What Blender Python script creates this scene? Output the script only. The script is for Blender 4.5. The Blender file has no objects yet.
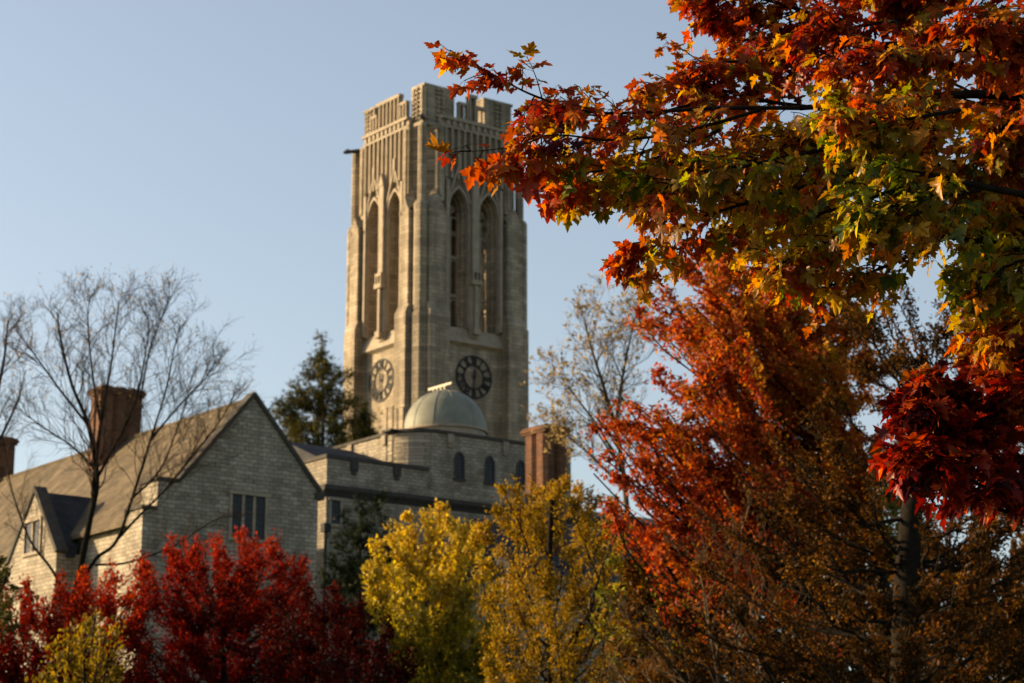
import bpy, bmesh, math, random
import numpy as np
from mathutils import Vector, Matrix
random.seed(7)
RNG = np.random.default_rng(11)
C = bpy.context.scene.collection
scn = bpy.context.scene
R = math.radians

# ------------------------------------------------------------------ camera, sky, sun, exposure
FPX, PITCH, EYE = 2215.0, R(13.469), 1.6
cam_d = bpy.data.cameras.new("camera")
cam = bpy.data.objects.new("camera", cam_d)
C.objects.link(cam)
cam.location = (0, 0, EYE)
cam.rotation_euler = (R(90) + PITCH, 0, 0)
cam_d.sensor_width = 36.0
cam_d.lens = 36.0 * FPX / 1024.0
cam_d.clip_start = 0.1
cam_d.clip_end = 6000
cam_d.dof.use_dof = True
cam_d.dof.focus_distance = 8.2
cam_d.dof.aperture_fstop = 7.8
scn.camera = cam

SUN_AZ, SUN_EL = R(-80), R(15.0)          # azimuth from +Y, clockwise positive
world = bpy.data.worlds.new("World")
scn.world = world
world.use_nodes = True
wn = world.node_tree
sky = wn.nodes.new("ShaderNodeTexSky")
sky.sky_type = 'NISHITA'
sky.sun_disc = False
sky.sun_elevation = SUN_EL
sky.sun_rotation = SUN_AZ
sky.air_density = 1.0
sky.dust_density = 2.0
sky.ozone_density = 1.2
bg = wn.nodes["Background"]
bg.inputs["Strength"].default_value = 0.10
wb = wn.nodes.new("ShaderNodeHueSaturation")
wb.inputs["Saturation"].default_value = 0.72
wn.links.new(sky.outputs[0], wb.inputs["Color"])
wn.links.new(wb.outputs[0], bg.inputs["Color"])

sun_d = bpy.data.lights.new("sun", 'SUN')
sun_d.energy = 5.0
sun_d.angle = R(0.5)
sun_d.color = (1.0, 0.73, 0.40)
sun = bpy.data.objects.new("sun", sun_d)
C.objects.link(sun)
SDIR = Vector((math.sin(SUN_AZ) * math.cos(SUN_EL), math.cos(SUN_AZ) * math.cos(SUN_EL), math.sin(SUN_EL)))
sun.rotation_euler = SDIR.to_track_quat('Z', 'Y').to_euler()
sun.location = (-60, 20, 60)

scn.view_settings.view_transform = 'Standard'
scn.view_settings.look = 'None'
scn.view_settings.gamma = 1.0
scn.view_settings.use_curve_mapping = False
scn.view_settings.exposure = 1.15

# ------------------------------------------------------------------ measuring helpers
CP, SP = math.cos(PITCH), math.sin(PITCH)

def at(px, py, Y):
    x = (px - 512) / FPX
    y = (341.5 - py) / FPX
    k = Y / (CP - y * SP)
    return np.array([x * k, Y, (SP + y * CP) * k + EYE])

AR = R(53)
UX = np.array([math.sin(AR), math.cos(AR)])
VX = np.array([-math.cos(AR), math.sin(AR)])
ROTZ = R(90) - AR

# ------------------------------------------------------------------ materials
def new_mat(name):
    m = bpy.data.materials.new(name)
    m.use_nodes = True
    nt = m.node_tree
    return m, nt, nt.nodes["Principled BSDF"]

def nd(nt, typ, **kw):
    n = nt.nodes.new(typ)
    for k, v in kw.items():
        setattr(n, k, v)
    return n

def ramp(nt, stops):
    n = nt.nodes.new("ShaderNodeValToRGB")
    el = n.color_ramp.elements
    while len(el) < len(stops):
        el.new(0.5)
    for e, (p_, c) in zip(el, stops):
        e.position = p_
        e.color = (c[0], c[1], c[2], 1)
    return n

def masonry(name, c1, c2, mortar, bw, bh, rough=0.85, stain=0.45, bump=0.25, msize=0.012, squash=1.0):
    m, nt, b = new_mat(name)
    L = nt.links
    tc = nd(nt, "ShaderNodeTexCoord")
    sep = nd(nt, "ShaderNodeSeparateXYZ")
    L.new(tc.outputs["Object"], sep.inputs[0])
    add = nd(nt, "ShaderNodeMath", operation='ADD')
    L.new(sep.outputs[0], add.inputs[0]); L.new(sep.outputs[1], add.inputs[1])
    cmb = nd(nt, "ShaderNodeCombineXYZ")
    L.new(add.outputs[0], cmb.inputs[0]); L.new(sep.outputs[2], cmb.inputs[1])
    nz = nd(nt, "ShaderNodeTexNoise"); nz.inputs["Scale"].default_value = 1.6; nz.inputs["Detail"].default_value = 2
    L.new(cmb.outputs[0], nz.inputs["Vector"])
    mixv = nd(nt, "ShaderNodeVectorMath", operation='MULTIPLY_ADD')
    L.new(nz.outputs["Color"], mixv.inputs[0]); mixv.inputs[1].default_value = (0.30, 0.16, 0); L.new(cmb.outputs[0], mixv.inputs[2])
    br = nd(nt, "ShaderNodeTexBrick")
    br.inputs["Scale"].default_value = 1.0
    br.inputs["Brick Width"].default_value = bw
    br.inputs["Row Height"].default_value = bh
    br.inputs["Mortar Size"].default_value = msize
    br.inputs["Mortar Smooth"].default_value = 0.3
    br.inputs["Bias"].default_value = 0.0
    br.inputs["Color1"].default_value = (*c1, 1)
    br.inputs["Color2"].default_value = (*c2, 1)
    br.inputs["Mortar"].default_value = (*mortar, 1)
    br.squash = squash
    L.new(mixv.outputs[0], br.inputs["Vector"])
    # a second, coarser course gives blocks of uneven tone
    br2 = nd(nt, "ShaderNodeTexBrick")
    for k, v in (("Scale", 1.0), ("Brick Width", bw * 1.7), ("Row Height", bh * 2), ("Mortar Size", 0.0)):
        br2.inputs[k].default_value = v
    br2.inputs["Color1"].default_value = (0.80, 0.79, 0.77, 1); br2.inputs["Color2"].default_value = (1.10, 1.10, 1.10, 1)
    L.new(mixv.outputs[0], br2.inputs["Vector"])
    mul = nd(nt, "ShaderNodeMixRGB", blend_type='MULTIPLY'); mul.inputs[0].default_value = 1.0
    L.new(br.outputs["Color"], mul.inputs[1]); L.new(br2.outputs["Color"], mul.inputs[2])
    # weather stains: long vertical streaks and patches
    mp = nd(nt, "ShaderNodeMapping"); mp.inputs["Scale"].default_value = (0.9, 0.9, 0.10)
    L.new(tc.outputs["Object"], mp.inputs[0])
    n2 = nd(nt, "ShaderNodeTexNoise"); n2.inputs["Scale"].default_value = 1.0; n2.inputs["Detail"].default_value = 6; n2.inputs["Roughness"].default_value = 0.62
    L.new(mp.outputs[0], n2.inputs["Vector"])
    rp = ramp(nt, [(0.34, (1 - stain, 1 - stain, 1 - stain * 1.05)), (0.62, (1.05, 1.05, 1.05))])
    L.new(n2.outputs["Fac"], rp.inputs[0])
    mul2 = nd(nt, "ShaderNodeMixRGB", blend_type='MULTIPLY'); mul2.inputs[0].default_value = 1.0
    L.new(mul.outputs[0], mul2.inputs[1]); L.new(rp.outputs[0], mul2.inputs[2])
    L.new(mul2.outputs[0], b.inputs["Base Color"])
    b.inputs["Roughness"].default_value = rough
    b.inputs["Specular IOR Level"].default_value = 0.2
    n3 = nd(nt, "ShaderNodeTexNoise"); n3.inputs["Scale"].default_value = 9; n3.inputs["Detail"].default_value = 4
    L.new(tc.outputs["Object"], n3.inputs["Vector"])
    hs = nd(nt, "ShaderNodeMath", operation='MULTIPLY_ADD'); hs.inputs[1].default_value = -0.8
    L.new(br.outputs["Fac"], hs.inputs[0]); L.new(n3.outputs["Fac"], hs.inputs[2])
    bp = nd(nt, "ShaderNodeBump"); bp.inputs["Strength"].default_value = bump; bp.inputs["Distance"].default_value = 0.06
    L.new(hs.outputs[0], bp.inputs["Height"]); L.new(bp.outputs[0], b.inputs["Normal"])
    return m

def plain(name, col, rough=0.7, var=0.25, scale=3.0, bump=0.1, metallic=0.0, spec=0.3):
    m, nt, b = new_mat(name)
    L = nt.links
    tc = nd(nt, "ShaderNodeTexCoord")
    n = nd(nt, "ShaderNodeTexNoise"); n.inputs["Scale"].default_value = scale; n.inputs["Detail"].default_value = 6; n.inputs["Roughness"].default_value = 0.6
    L.new(tc.outputs["Object"], n.inputs["Vector"])
    lo = tuple(c * (1 - var) for c in col); hi = tuple(min(1, c * (1 + var)) for c in col)
    r = ramp(nt, [(0.3, lo), (0.7, hi)])
    L.new(n.outputs["Fac"], r.inputs[0]); L.new(r.outputs[0], b.inputs["Base Color"])
    b.inputs["Roughness"].default_value = rough; b.inputs["Metallic"].default_value = metallic
    b.inputs["Specular IOR Level"].default_value = spec
    if bump:
        bp = nd(nt, "ShaderNodeBump"); bp.inputs["Strength"].default_value = bump; bp.inputs["Distance"].default_value = 0.03
        L.new(n.outputs["Fac"], bp.inputs["Height"]); L.new(bp.outputs[0], b.inputs["Normal"])
    return m

def leaf_mat(name, stops, trans=0.42, var=0.35, gloss=0.010, noise=0.25, rough=0.5):
    """leaf pigment from a ramp read by the per-leaf 'tint' attribute, with per-leaf random variation"""
    m, nt, b = new_mat(name)
    nt.nodes.remove(b)
    L = nt.links
    at_ = nd(nt, "ShaderNodeAttribute"); at_.attribute_name = "tint"
    geo = nd(nt, "ShaderNodeNewGeometry")
    r = ramp(nt, stops)
    L.new(at_.outputs["Fac"], r.inputs[0])
    mr = nd(nt, "ShaderNodeMapRange"); mr.inputs["To Min"].default_value = 1 - var; mr.inputs["To Max"].default_value = 1 + var
    L.new(geo.outputs["Random Per Island"], mr.inputs["Value"])
    tc = nd(nt, "ShaderNodeTexCoord")
    nz = nd(nt, "ShaderNodeTexNoise"); nz.inputs["Scale"].default_value = 28; nz.inputs["Detail"].default_value = 3
    L.new(tc.outputs["Object"], nz.inputs["Vector"])
    mr2 = nd(nt, "ShaderNodeMapRange"); mr2.inputs["From Min"].default_value = 0.3; mr2.inputs["From Max"].default_value = 0.7
    mr2.inputs["To Min"].default_value = 1 - noise; mr2.inputs["To Max"].default_value = 1 + noise
    L.new(nz.outputs["Fac"], mr2.inputs["Value"])
    mm = nd(nt, "ShaderNodeMath", operation='MULTIPLY'); L.new(mr.outputs[0], mm.inputs[0]); L.new(mr2.outputs[0], mm.inputs[1])
    hsv = nd(nt, "ShaderNodeHueSaturation")
    L.new(r.outputs[0], hsv.inputs["Color"]); L.new(mm.outputs[0], hsv.inputs["Value"])
    df = nd(nt, "ShaderNodeBsdfDiffuse"); tr = nd(nt, "ShaderNodeBsdfTranslucent"); gl = nd(nt, "ShaderNodeBsdfGlossy")
    gl.inputs["Roughness"].default_value = rough; gl.inputs["Color"].default_value = (0.9, 0.9, 0.9, 1)
    L.new(hsv.outputs[0], df.inputs[0])
    # light that has passed through the blade is more saturated
    g2 = nd(nt, "ShaderNodeHueSaturation"); g2.inputs["Saturation"].default_value = 1.12; g2.inputs["Value"].default_value = 1.25
    L.new(hsv.outputs[0], g2.inputs["Color"]); L.new(g2.outputs[0], tr.inputs[0])
    m1 = nd(nt, "ShaderNodeMixShader"); m1.inputs[0].default_value = trans
    L.new(df.outputs[0], m1.inputs[1]); L.new(tr.outputs[0], m1.inputs[2])
    m2 = nd(nt, "ShaderNodeMixShader"); m2.inputs[0].default_value = gloss
    L.new(m1.outputs[0], m2.inputs[1]); L.new(gl.outputs[0], m2.inputs[2])
    L.new(m2.outputs[0], nt.nodes["Material Output"].inputs["Surface"])
    return m

M = {}
M['ashlar'] = masonry("tower limestone", (0.37, 0.30, 0.21), (0.25, 0.205, 0.148), (0.14, 0.115, 0.085), 0.75, 0.30, stain=0.46, msize=0.016)
M['rubble'] = masonry("random coursed stone", (0.385, 0.33, 0.25), (0.245, 0.21, 0.16), (0.12, 0.105, 0.08), 0.46, 0.20, stain=0.35, bump=0.5, msize=0.02)
M['trim'] = plain("dressed trim stone", (0.27, 0.22, 0.158), 0.85, 0.22, 1.6, 0.25)
M['trim_dark'] = plain("weathered coping stone", (0.05, 0.044, 0.036), 0.9, 0.3, 2.0, 0.2)
M['roof_tile'] = masonry("stone roof tiles", (0.165, 0.122, 0.068), (0.10, 0.074, 0.044), (0.06, 0.05, 0.04), 0.42, 0.17, stain=0.5, bump=0.5, msize=0.014)
M['slate'] = masonry("dark slate", (0.045, 0.046, 0.05), (0.03, 0.03, 0.034), (0.025, 0.025, 0.028), 0.35, 0.2, stain=0.3, bump=0.4, msize=0.012)
M['brick'] = masonry("red brick", (0.19, 0.072, 0.028), (0.10, 0.042, 0.02), (0.10, 0.075, 0.055), 0.24, 0.08, stain=0.4, bump=0.4, msize=0.01)
M['dome'] = plain("dome paint", (0.165, 0.165, 0.122), 0.6, 0.2, 1.2, 0.0)
M['cream'] = plain("cream painted metal", (0.26, 0.21, 0.13), 0.5, 0.1, 2.0, 0.0)
M['iron'] = plain("black iron", (0.03, 0.03, 0.03), 0.55, 0.3, 5.0, 0.0, spec=0.04)
M['lead'] = plain("lead grey frame", (0.07, 0.07, 0.075), 0.6, 0.3, 5.0, 0.0, spec=0.04)
M['glass'] = plain("dark window glass", (0.012, 0.016, 0.022), 0.25, 0.4, 1.5, 0.03, spec=0.12)
M['dark_in'] = plain("bell chamber timber", (0.06, 0.05, 0.04), 0.9, 0.3, 2.0, 0.1)
M['bark'] = plain("dark bark", (0.014, 0.011, 0.008), 0.95, 0.4, 14.0, 0.5, spec=0.04)
M['bark_pale'] = plain("grey bark", (0.07, 0.052, 0.036), 0.95, 0.35, 14.0, 0.5, spec=0.04)
M['twig'] = plain("fine twigs", (0.055, 0.038, 0.027), 0.95, 0.3, 4.0, 0.0, spec=0.04)
M['twig_tan'] = plain("pale dry twigs", (0.10, 0.066, 0.036), 0.95, 0.35, 4.0, 0.0, spec=0.04)
M['grass'] = plain("mown grass", (0.06, 0.085, 0.025), 0.95, 0.4, 0.7, 0.4)
M['bronze'] = plain("bell bronze", (0.20, 0.13, 0.06), 0.4, 0.2, 4.0, 0.0, metallic=0.9)

# ------------------------------------------------------------------ object helpers
def thing(name, label, cat, loc=(0, 0, 0), rotz=0.0, group=None):
    o = bpy.data.objects.new(name, None)
    C.objects.link(o)
    o.location = loc; o.rotation_euler = (0, 0, rotz)
    o.empty_display_size = 0.5
    o["label"] = label; o["category"] = cat
    if group: o["group"] = group
    return o

class MB:
    """collects faces; tf maps the builder's (t, d, z) to local coordinates"""
    def __init__(s, tf=None):
        s.v = []; s.f = []; s.tf = tf
    def add(s, pts, faces):
        o = len(s.v)
        s.v += [tuple(s.tf(*p)) if s.tf else tuple(p) for p in pts]
        s.f += [tuple(i + o for i in f) for f in faces]
    def box(s, x0, x1, y0, y1, z0, z1):
        s.add([(x0, y0, z0), (x1, y0, z0), (x1, y1, z0), (x0, y1, z0), (x0, y0, z1), (x1, y0, z1), (x1, y1, z1), (x0, y1, z1)],
              [(0, 3, 2, 1), (4, 5, 6, 7), (0, 1, 5, 4), (1, 2, 6, 5), (2, 3, 7, 6), (3, 0, 4, 7)])
    def prism(s, pts, vec):
        n = len(pts)
        a = [tuple(p) for p in pts]; b = [(p[0] + vec[0], p[1] + vec[1], p[2] + vec[2]) for p in pts]
        s.add(a + b, [tuple(range(n))[::-1], tuple(range(n, 2 * n))] + [(i, (i + 1) % n, (i + 1) % n + n, i + n) for i in range(n)])
    def wall_poly(s, tz, d0, d1):            # outline in the wall's own (t, z) plane
        s.prism([(t, d0, z) for t, z in tz], (0, d1 - d0, 0))
    def tube(s, pts, rad, n=6, cap=True):
        pts = [Vector(p) for p in pts]
        if not hasattr(rad, '__len__'): rad = [rad] * len(pts)
        rings = []
        for i, p in enumerate(pts):
            d = (pts[min(i + 1, len(pts) - 1)] - pts[max(i - 1, 0)]).normalized()
            a = d.cross(Vector((0, 0, 1)));
            if a.length < 1e-3: a = Vector((1, 0, 0))
            a.normalize(); b = d.cross(a)
            rings.append([p + (a * math.cos(2 * math.pi * k / n) + b * math.sin(2 * math.pi * k / n)) * rad[i] for k in range(n)])
        P = [tuple(q) for r in rings for q in r]; Fc = []
        for i in range(len(pts) - 1):
            for k in range(n):
                Fc.append((i * n + k, i * n + (k + 1) % n, (i + 1) * n + (k + 1) % n, (i + 1) * n + k))
        if cap: Fc += [tuple(range(n))[::-1], tuple(range((len(pts) - 1) * n, len(pts) * n))]
        s.add(P, Fc)
    def lathe(s, prof, c, n=32):
        P = []; Fc = []
        for r, z in prof:
            for k in range(n):
                P.append((c[0] + r * math.cos(2 * math.pi * k / n), c[1] + r * math.sin(2 * math.pi * k / n), z))
        for i in range(len(prof) - 1):
            for k in range(n):
                Fc.append((i * n + k, i * n + (k + 1) % n, (i + 1) * n + (k + 1) % n, (i + 1) * n + k))
        s.add(P, Fc)
    def build(s, name, mat, parent=None, smooth=False, bevel=0.0):
        me = bpy.data.meshes.new(name)
        me.from_pydata(s.v, [], s.f)
        bm = bmesh.new(); bm.from_mesh(me)
        bmesh.ops.recalc_face_normals(bm, faces=bm.faces)
        bm.to_mesh(me); bm.free()
        me.materials.append(mat)
        if smooth:
            for p in me.polygons: p.use_smooth = True
        o = bpy.data.objects.new(name, me)
        C.objects.link(o)
        if parent: o.parent = parent
        if bevel:
            b = o.modifiers.new("bevel", 'BEVEL'); b.width = bevel; b.segments = 2; b.limit_method = 'ANGLE'
        return o

def arch_pts(tc, hw, spring, apex, n=7):
    """left-to-right points of a pointed arch"""
    h = apex - spring
    c = (h * h - hw * hw) / (2 * hw); r = c + hw
    L = []
    for i in range(n + 1):
        x = -hw + hw * i / n
        L.append((x, math.sqrt(max(0, r * r - (x - c) ** 2))))
    return [(tc + x, spring + z) for x, z in L] + [(tc - x, spring + z) for x, z in reversed(L[:-1])]

def arch_wall(mb, t0, t1, z0, z1, ops, d0, d1):
    cur = t0
    for tc, hw, sill, spring, apex in ops:
        if tc - hw > cur + 1e-4: mb.box(cur, tc - hw, d0, d1, z0, z1)
        if sill > z0: mb.box(tc - hw, tc + hw, d0, d1, z0, sill)
        P = arch_pts(tc, hw, spring, apex); k = len(P) // 2
        mb.wall_poly(P[:k + 1] + [(tc, z1), (tc - hw, z1)], d0, d1)
        mb.wall_poly(P[k:] + [(tc + hw, z1), (tc, z1)], d0, d1)
        cur = tc + hw
    mb.box(cur, t1, d0, d1, z0, z1)

def arch_strip(mb, tc, hw, spring, apex, w, d0, d1, n=7):
    """a moulding that follows a pointed arch, w wide outside hw"""
    A = arch_pts(tc, hw, spring, apex, n); B = arch_pts(tc, hw + w, spring, apex + w * 1.5, n)
    for i in range(len(A) - 1):
        mb.wall_poly([A[i], A[i + 1], B[i + 1], B[i]], d0, d1)

def ring(mb, tc, zc, r0, r1, d0, d1, n=24, a0=0, a1=360):
    for i in range(n):
        p, q = R(a0 + (a1 - a0) * i / n), R(a0 + (a1 - a0) * (i + 1) / n)
        mb.wall_poly([(tc + r0 * math.cos(p), zc + r0 * math.sin(p)), (tc + r1 * math.cos(p), zc + r1 * math.sin(p)),
                      (tc + r1 * math.cos(q), zc + r1 * math.sin(q)), (tc + r0 * math.cos(q), zc + r0 * math.sin(q))], d0, d1)

def bar(mb, p, q, w, d0, d1):
    """a straight bar in the wall plane from p to q"""
    dx, dz = q[0] - p[0], q[1] - p[1]; l = math.hypot(dx, dz); nx, nz = -dz / l * w / 2, dx / l * w / 2
    mb.wall_poly([(p[0] + nx, p[1] + nz), (p[0] - nx, p[1] - nz), (q[0] - nx, q[1] - nz), (q[0] + nx, q[1] + nz)], d0, d1)

# ------------------------------------------------------------------ ground
g = MB()
n = 24
g.add([(math.cos(2 * math.pi * k / n) * 3000, math.sin(2 * math.pi * k / n) * 3000, 0) for k in range(n)], [tuple(range(n))])
go = g.build("ground", M['grass']); go["kind"] = "structure"

# ------------------------------------------------------------------ bell tower
TN = at(416.2, 385, 159)
tower = thing("bell_tower", "tall pale limestone bell tower with clock faces and long belfry windows", "bell tower", (TN[0], TN[1], 0), ROTZ)
W = 11.45; S0, BW = 1.19, 1.79
mid = W / 2
FACES = {'right': lambda t, d, z: (t, d, z), 'left': lambda t, d, z: (d, t, z),
         'back': lambda t, d, z: (t, W - d, z), 'far': lambda t, d, z: (W - d, t, z)}
mid = W / 2
WIN = [(mid - 1.42, 0.88), (mid + 1.42, 0.88)]
# shaft below the belfry and the four belfry walls, open through their windows
sh = MB()
sh.box(1.0, W - 1.0, 1.0, W - 1.0, 0, 40.4)
for k, f in FACES.items():
    sh.tf = f
    arch_wall(sh, 2.2, W - 2.2, 40.4, 57.2, [(c, h, 41.6, 50.9, 52.5) for c, h in WIN], 1.0, 1.4)
    arch_wall(sh, 2.2, W - 2.2, 40.4, 57.2, [(c, h - .12, 41.6, 50.9, 52.3) for c, h in WIN], 1.4, 1.75)
    arch_wall(sh, 2.2, W - 2.2, 40.4, 57.2, [(c, h - .22, 41.6, 50.9, 52.15) for c, h in WIN], 1.75, 2.05)
sh.tf = None
for ca in (0, 1):
    for cb in (0, 1):
        q = lambda x, c: W - x if c else x
        sh.prism([(q(1.0, ca), q(2.2, cb), 40.4), (q(2.2, ca), q(1.0, cb), 40.4), (q(2.2, ca), q(2.2, cb), 40.4)], (0, 0, 16.8))
sh.box(2.2, W - 2.2, 2.2, W - 2.2, 57.0, 57.5)
shaft = sh.build("shaft", M['ashlar'], tower)
fl = MB(); fl.box(2.3, W - 2.3, 2.3, W - 2.3, 40.0, 41.0); fl.build("belfry_floor", M['dark_in'], tower)
bl = MB(); bl.lathe([(0.05, 46.6), (0.5, 46.5), (0.62, 46.2), (0.7, 45.4), (0.95, 44.7), (1.05, 44.4), (0.95, 44.4)], (mid, mid), 24)
bl.build("bell", M['bronze'], tower, smooth=True)

def buttress(f, t0, t1):
    m = MB(f)
    m.box(t0, t1, 0.0, 1.0, 0, 42.3)
    # weathered set-off
    m.prism([(t0, 0.0, 42.3), (t0, 1.0, 42.3), (t0, 1.0, 43.2), (t0, 0.3, 42.95)], (t1 - t0, 0, 0))
    e = 0.16
    m.box(t0 + e, t1 - e, 0.3, 1.0, 42.7, 50.3)
    tc = (t0 + t1) / 2
    m.add([(t0 + e, .3, 50.3), (t1 - e, .3, 50.3), (tc, .3, 51.45), (t0 + e, 1.0, 51.0), (t1 - e, 1.0, 51.0), (tc, 1.0, 52.2)],
          [(0, 1, 2), (3, 5, 4), (0, 2, 5, 3), (1, 4, 5, 2), (0, 3, 4, 1)])
    # moulded kneelers of the gablet
    m.box(t0 + e - .06, t0 + e + .14, .24, .98, 50.1, 50.32); m.box(t1 - e - .14, t1 - e + .06, .24, .98, 50.1, 50.32)
    # slim pilaster above, up to the cornice
    tc += .42 if t0 < mid else -.42
    m.box(tc - .36, tc + .36, 0.66, 1.0, 51.2, 57.2)
    m.box(tc - .15, tc + .15, 0.56, 0.66, 51.6, 57.0)
    m.build("buttress", M['ashlar'], tower)
for k, f in FACES.items():
    s0 = 1.55 if k in ('left', 'far') else S0
    buttress(f, s0, S0 + BW); buttress(f, W - S0 - BW, W - s0)

# corner shafts between the buttresses
def corner_shaft(ca, cb):
    m = MB()
    for r, z0, z1 in ((0.72, 0, 42.4), (0.62, 42.4, 51.0), (0.34, 51.0, 57.2)):
        m.lathe([(0.0, z0), (r, z0), (r, z1 - .25), (r * .8, z1), (0, z1)], (ca, cb), 8)
    m.build("corner_shaft", M['ashlar'], tower)
for ca in (1.1, W - 1.1):
    for cb in (1.1, W - 1.1): corner_shaft(ca, cb)

for k, f in FACES.items():
    # string course with sloping sill below the belfry windows
    m = MB(f)
    m.prism([(2.985, 0.62, 40.42), (2.985, 1.0, 40.2), (2.985, 1.0, 41.55), (2.985, 0.72, 40.75)], (W - 5.97, 0, 0))
    m.build("string_course", M['trim'], tower)
    # blind panelling, hood moulds and ogee gables
    m = MB(f)
    t = 3.05
    while t < W - 3.0:
        m.box(t - .08, t + .08, 0.68, 1.0, 53.2 if abs(t - mid) > .3 else 52.9, 57.2)
        t += 0.594
    for c, h in WIN:
        arch_strip(m, c, h, 50.9, 52.5, .16, 0.72, 1.0)
        m.box(c - h - .18, c - h - .02, .72, 1.0, 41.6, 50.9); m.box(c + h + .02, c + h + .18, .72, 1.0, 41.6, 50.9)
        bar(m, (c - h - .2, 51.4), (c - .05, 54.3), .14, .66, .97); bar(m, (c + h + .2, 51.4), (c + .05, 54.3), .14, .66, .96)
        m.box(c - .13, c + .13, .62, .985, 54.1, 55.1)
    for tt in (3.2, W - 3.2):
        m.box(tt - .14, tt + .14, 0.6, 1.0, 41.7, 53.0)
    m.build("panelling", M['trim'], tower)
    if k != 'back':
        # central pier with a canopied niche
        m = MB(f)
        m.box(mid - .30, mid + .30, 0.45, 1.0, 46.2, 53.2)
        m.prism([(mid - .34, .4, 53.2), (mid + .34, .4, 53.2), (mid, .4, 54.2)], (0, .6, 0))
        m.box(mid - .46, mid + .46, 0.2, 1.0, 45.0, 45.35)
        m.box(mid - .42, mid + .42, 0.25, 1.0, 45.95, 46.2)
        for q in (-.38, -.02, .30): m.box(mid + q, mid + q + .1, .26, 1.0, 45.35, 45.95)
        m.box(mid - .42, mid + .42, .62, 1.0, 40.9, 45.0)
        m.box(mid - .13, mid + .13, .34, .62, 41.6, 45.0)
        m.box(mid - .3, mid + .3, .22, .62, 41.1, 41.6)
        m.build("pier", M['trim'], tower)
        # window tracery
        for c, h in WIN:
            m = MB(f)
            d0, d1 = 1.82, 1.97
            hw = h - .22
            m.box(c - .055, c + .055, d0, d1, 41.6, 50.6)
            for z in (44.3, 47.3): m.box(c - hw, c + hw, d0 + .02, d1 - .02, z - .11, z + .11)
            for sx in (-1, 1):
                cc = c + sx * hw / 2
                for zt in (43.7, 46.8, 50.2):
                    ring(m, cc, zt, hw / 2 - .07, hw / 2, d0 + .01, d1 - .01, 10, 0, 180)
                m.box(c + sx * hw - .04, c + sx * hw + .04, d0, d1, 41.6, 50.9)
                ring(m, cc, 49.2, .12, .19, d0 + .01, d1 - .01, 12)
            ring(m, c, 51.1, .22, .32, d0, d1, 16)
            ring(m, c, 51.1, .06, .11, d0, d1, 10)
            for a in (45, 135, 225, 315):
                bar(m, (c + .1 * math.cos(R(a)), 51.1 + .1 * math.sin(R(a))), (c + .25 * math.cos(R(a)), 51.1 + .25 * math.sin(R(a))), .06, d0, d1)
            m.build("tracery", M['trim'], tower)
    # cornice: two mouldings with a row of blocks between
    m = MB(f)
    m.box(2.6, W - 2.6, 0.72, 1.2, 57.2, 57.38)
    m.box(2.6, W - 2.6, 0.86, 1.2, 57.38, 57.86)
    m.box(2.6, W - 2.6, 0.62, 1.2, 57.86, 58.1)
    t = 3.1
    while t < W - 3.0:
        m.box(t, t + .3, .70, .86, 57.4, 57.84); t += 0.58
    m.build("cornice", M['trim'], tower)
    # parapet: pierced next to the turrets, panelled in the middle
    m = MB(f)
    T0 = 4.4 if k in ('right', 'back') else 3.2
    T1 = W - T0
    m.box(T0, T1, .95, 1.35, 58.1, 58.3)
    m.box(T0, T0 + .9, .95, 1.35, 59.4, 59.62); m.box(T1 - .9, T1, .95, 1.35, 59.4, 59.62)
    for q in (T0, T0 + .38, T0 + .80): m.box(q, q + .13, .97, 1.33, 58.3, 59.4)
    for q in (T1 - .13, T1 - .51, T1 - .93): m.box(q, q + .13, .97, 1.33, 58.3, 59.4)
    m.box(T0 + .93, T1 - .93, 1.24, 1.33, 58.3, 60.15)
    m.box(T0 + .9, T1 - .9, .9, 1.38, 60.15, 60.42)
    q = T0 + 1.0
    while q < T1 - 1.0:
        m.box(q, q + .13, .92, 1.24, 58.3, 60.15); q += .52
    m.build("parapet", M['trim'], tower)

# corner turrets above the cornice, with crocketed edges
def turret(sa, sb):
    fa = (lambda x: x) if sa < 0 else (lambda x: W - x)
    fb = (lambda x: x) if sb < 0 else (lambda x: W - x)
    m = MB(lambda x, y, z: (fa(x), fb(y), z))
    c = 1.42
    m.prism([(c + .25, c + .06, 57.2), (c + 2.9, c + .06, 57.2), (c + 2.9, c + 1.75, 57.2), (c + .06, c + 1.75, 57.2), (c + .06, c + .25, 57.2)], (0, 0, 3.3))
    m.box(c - .3, c + 2.96, c - .3, c + 1.8, 57.2, 57.5)
    m.box(c + .03, c + 2.93, c + .03, c + 1.78, 60.5, 60.68)
    for z in np.arange(58.1, 60.3, .36):
        m.box(c - .12, c + .06, c + .75, c + 1.0, z, z + .2); m.box(c - .12, c + .06, c + 1.2, c + 1.4, z, z + .2)
        m.box(c + 1.15, c + 1.4, c - .12, c + .06, z, z + .2); m.box(c + 1.6, c + 1.8, c - .12, c + .06, z, z + .2)
    m.box(c + .01, c + .06, c + .3, c + .5, 57.5, 60.5); m.box(c + .01, c + .06, c + 1.5, c + 1.7, 57.5, 60.5)
    m.box(c + .4, c + .6, c + .01, c + .06, 57.5, 60.5); m.box(c + 2.1, c + 2.3, c + .01, c + .06, 57.5, 60.5)
    m.build("turret", M['ashlar'], tower)
for sa in (-1, 1):
    for sb in (-1, 1): turret(sa, sb)

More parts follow.
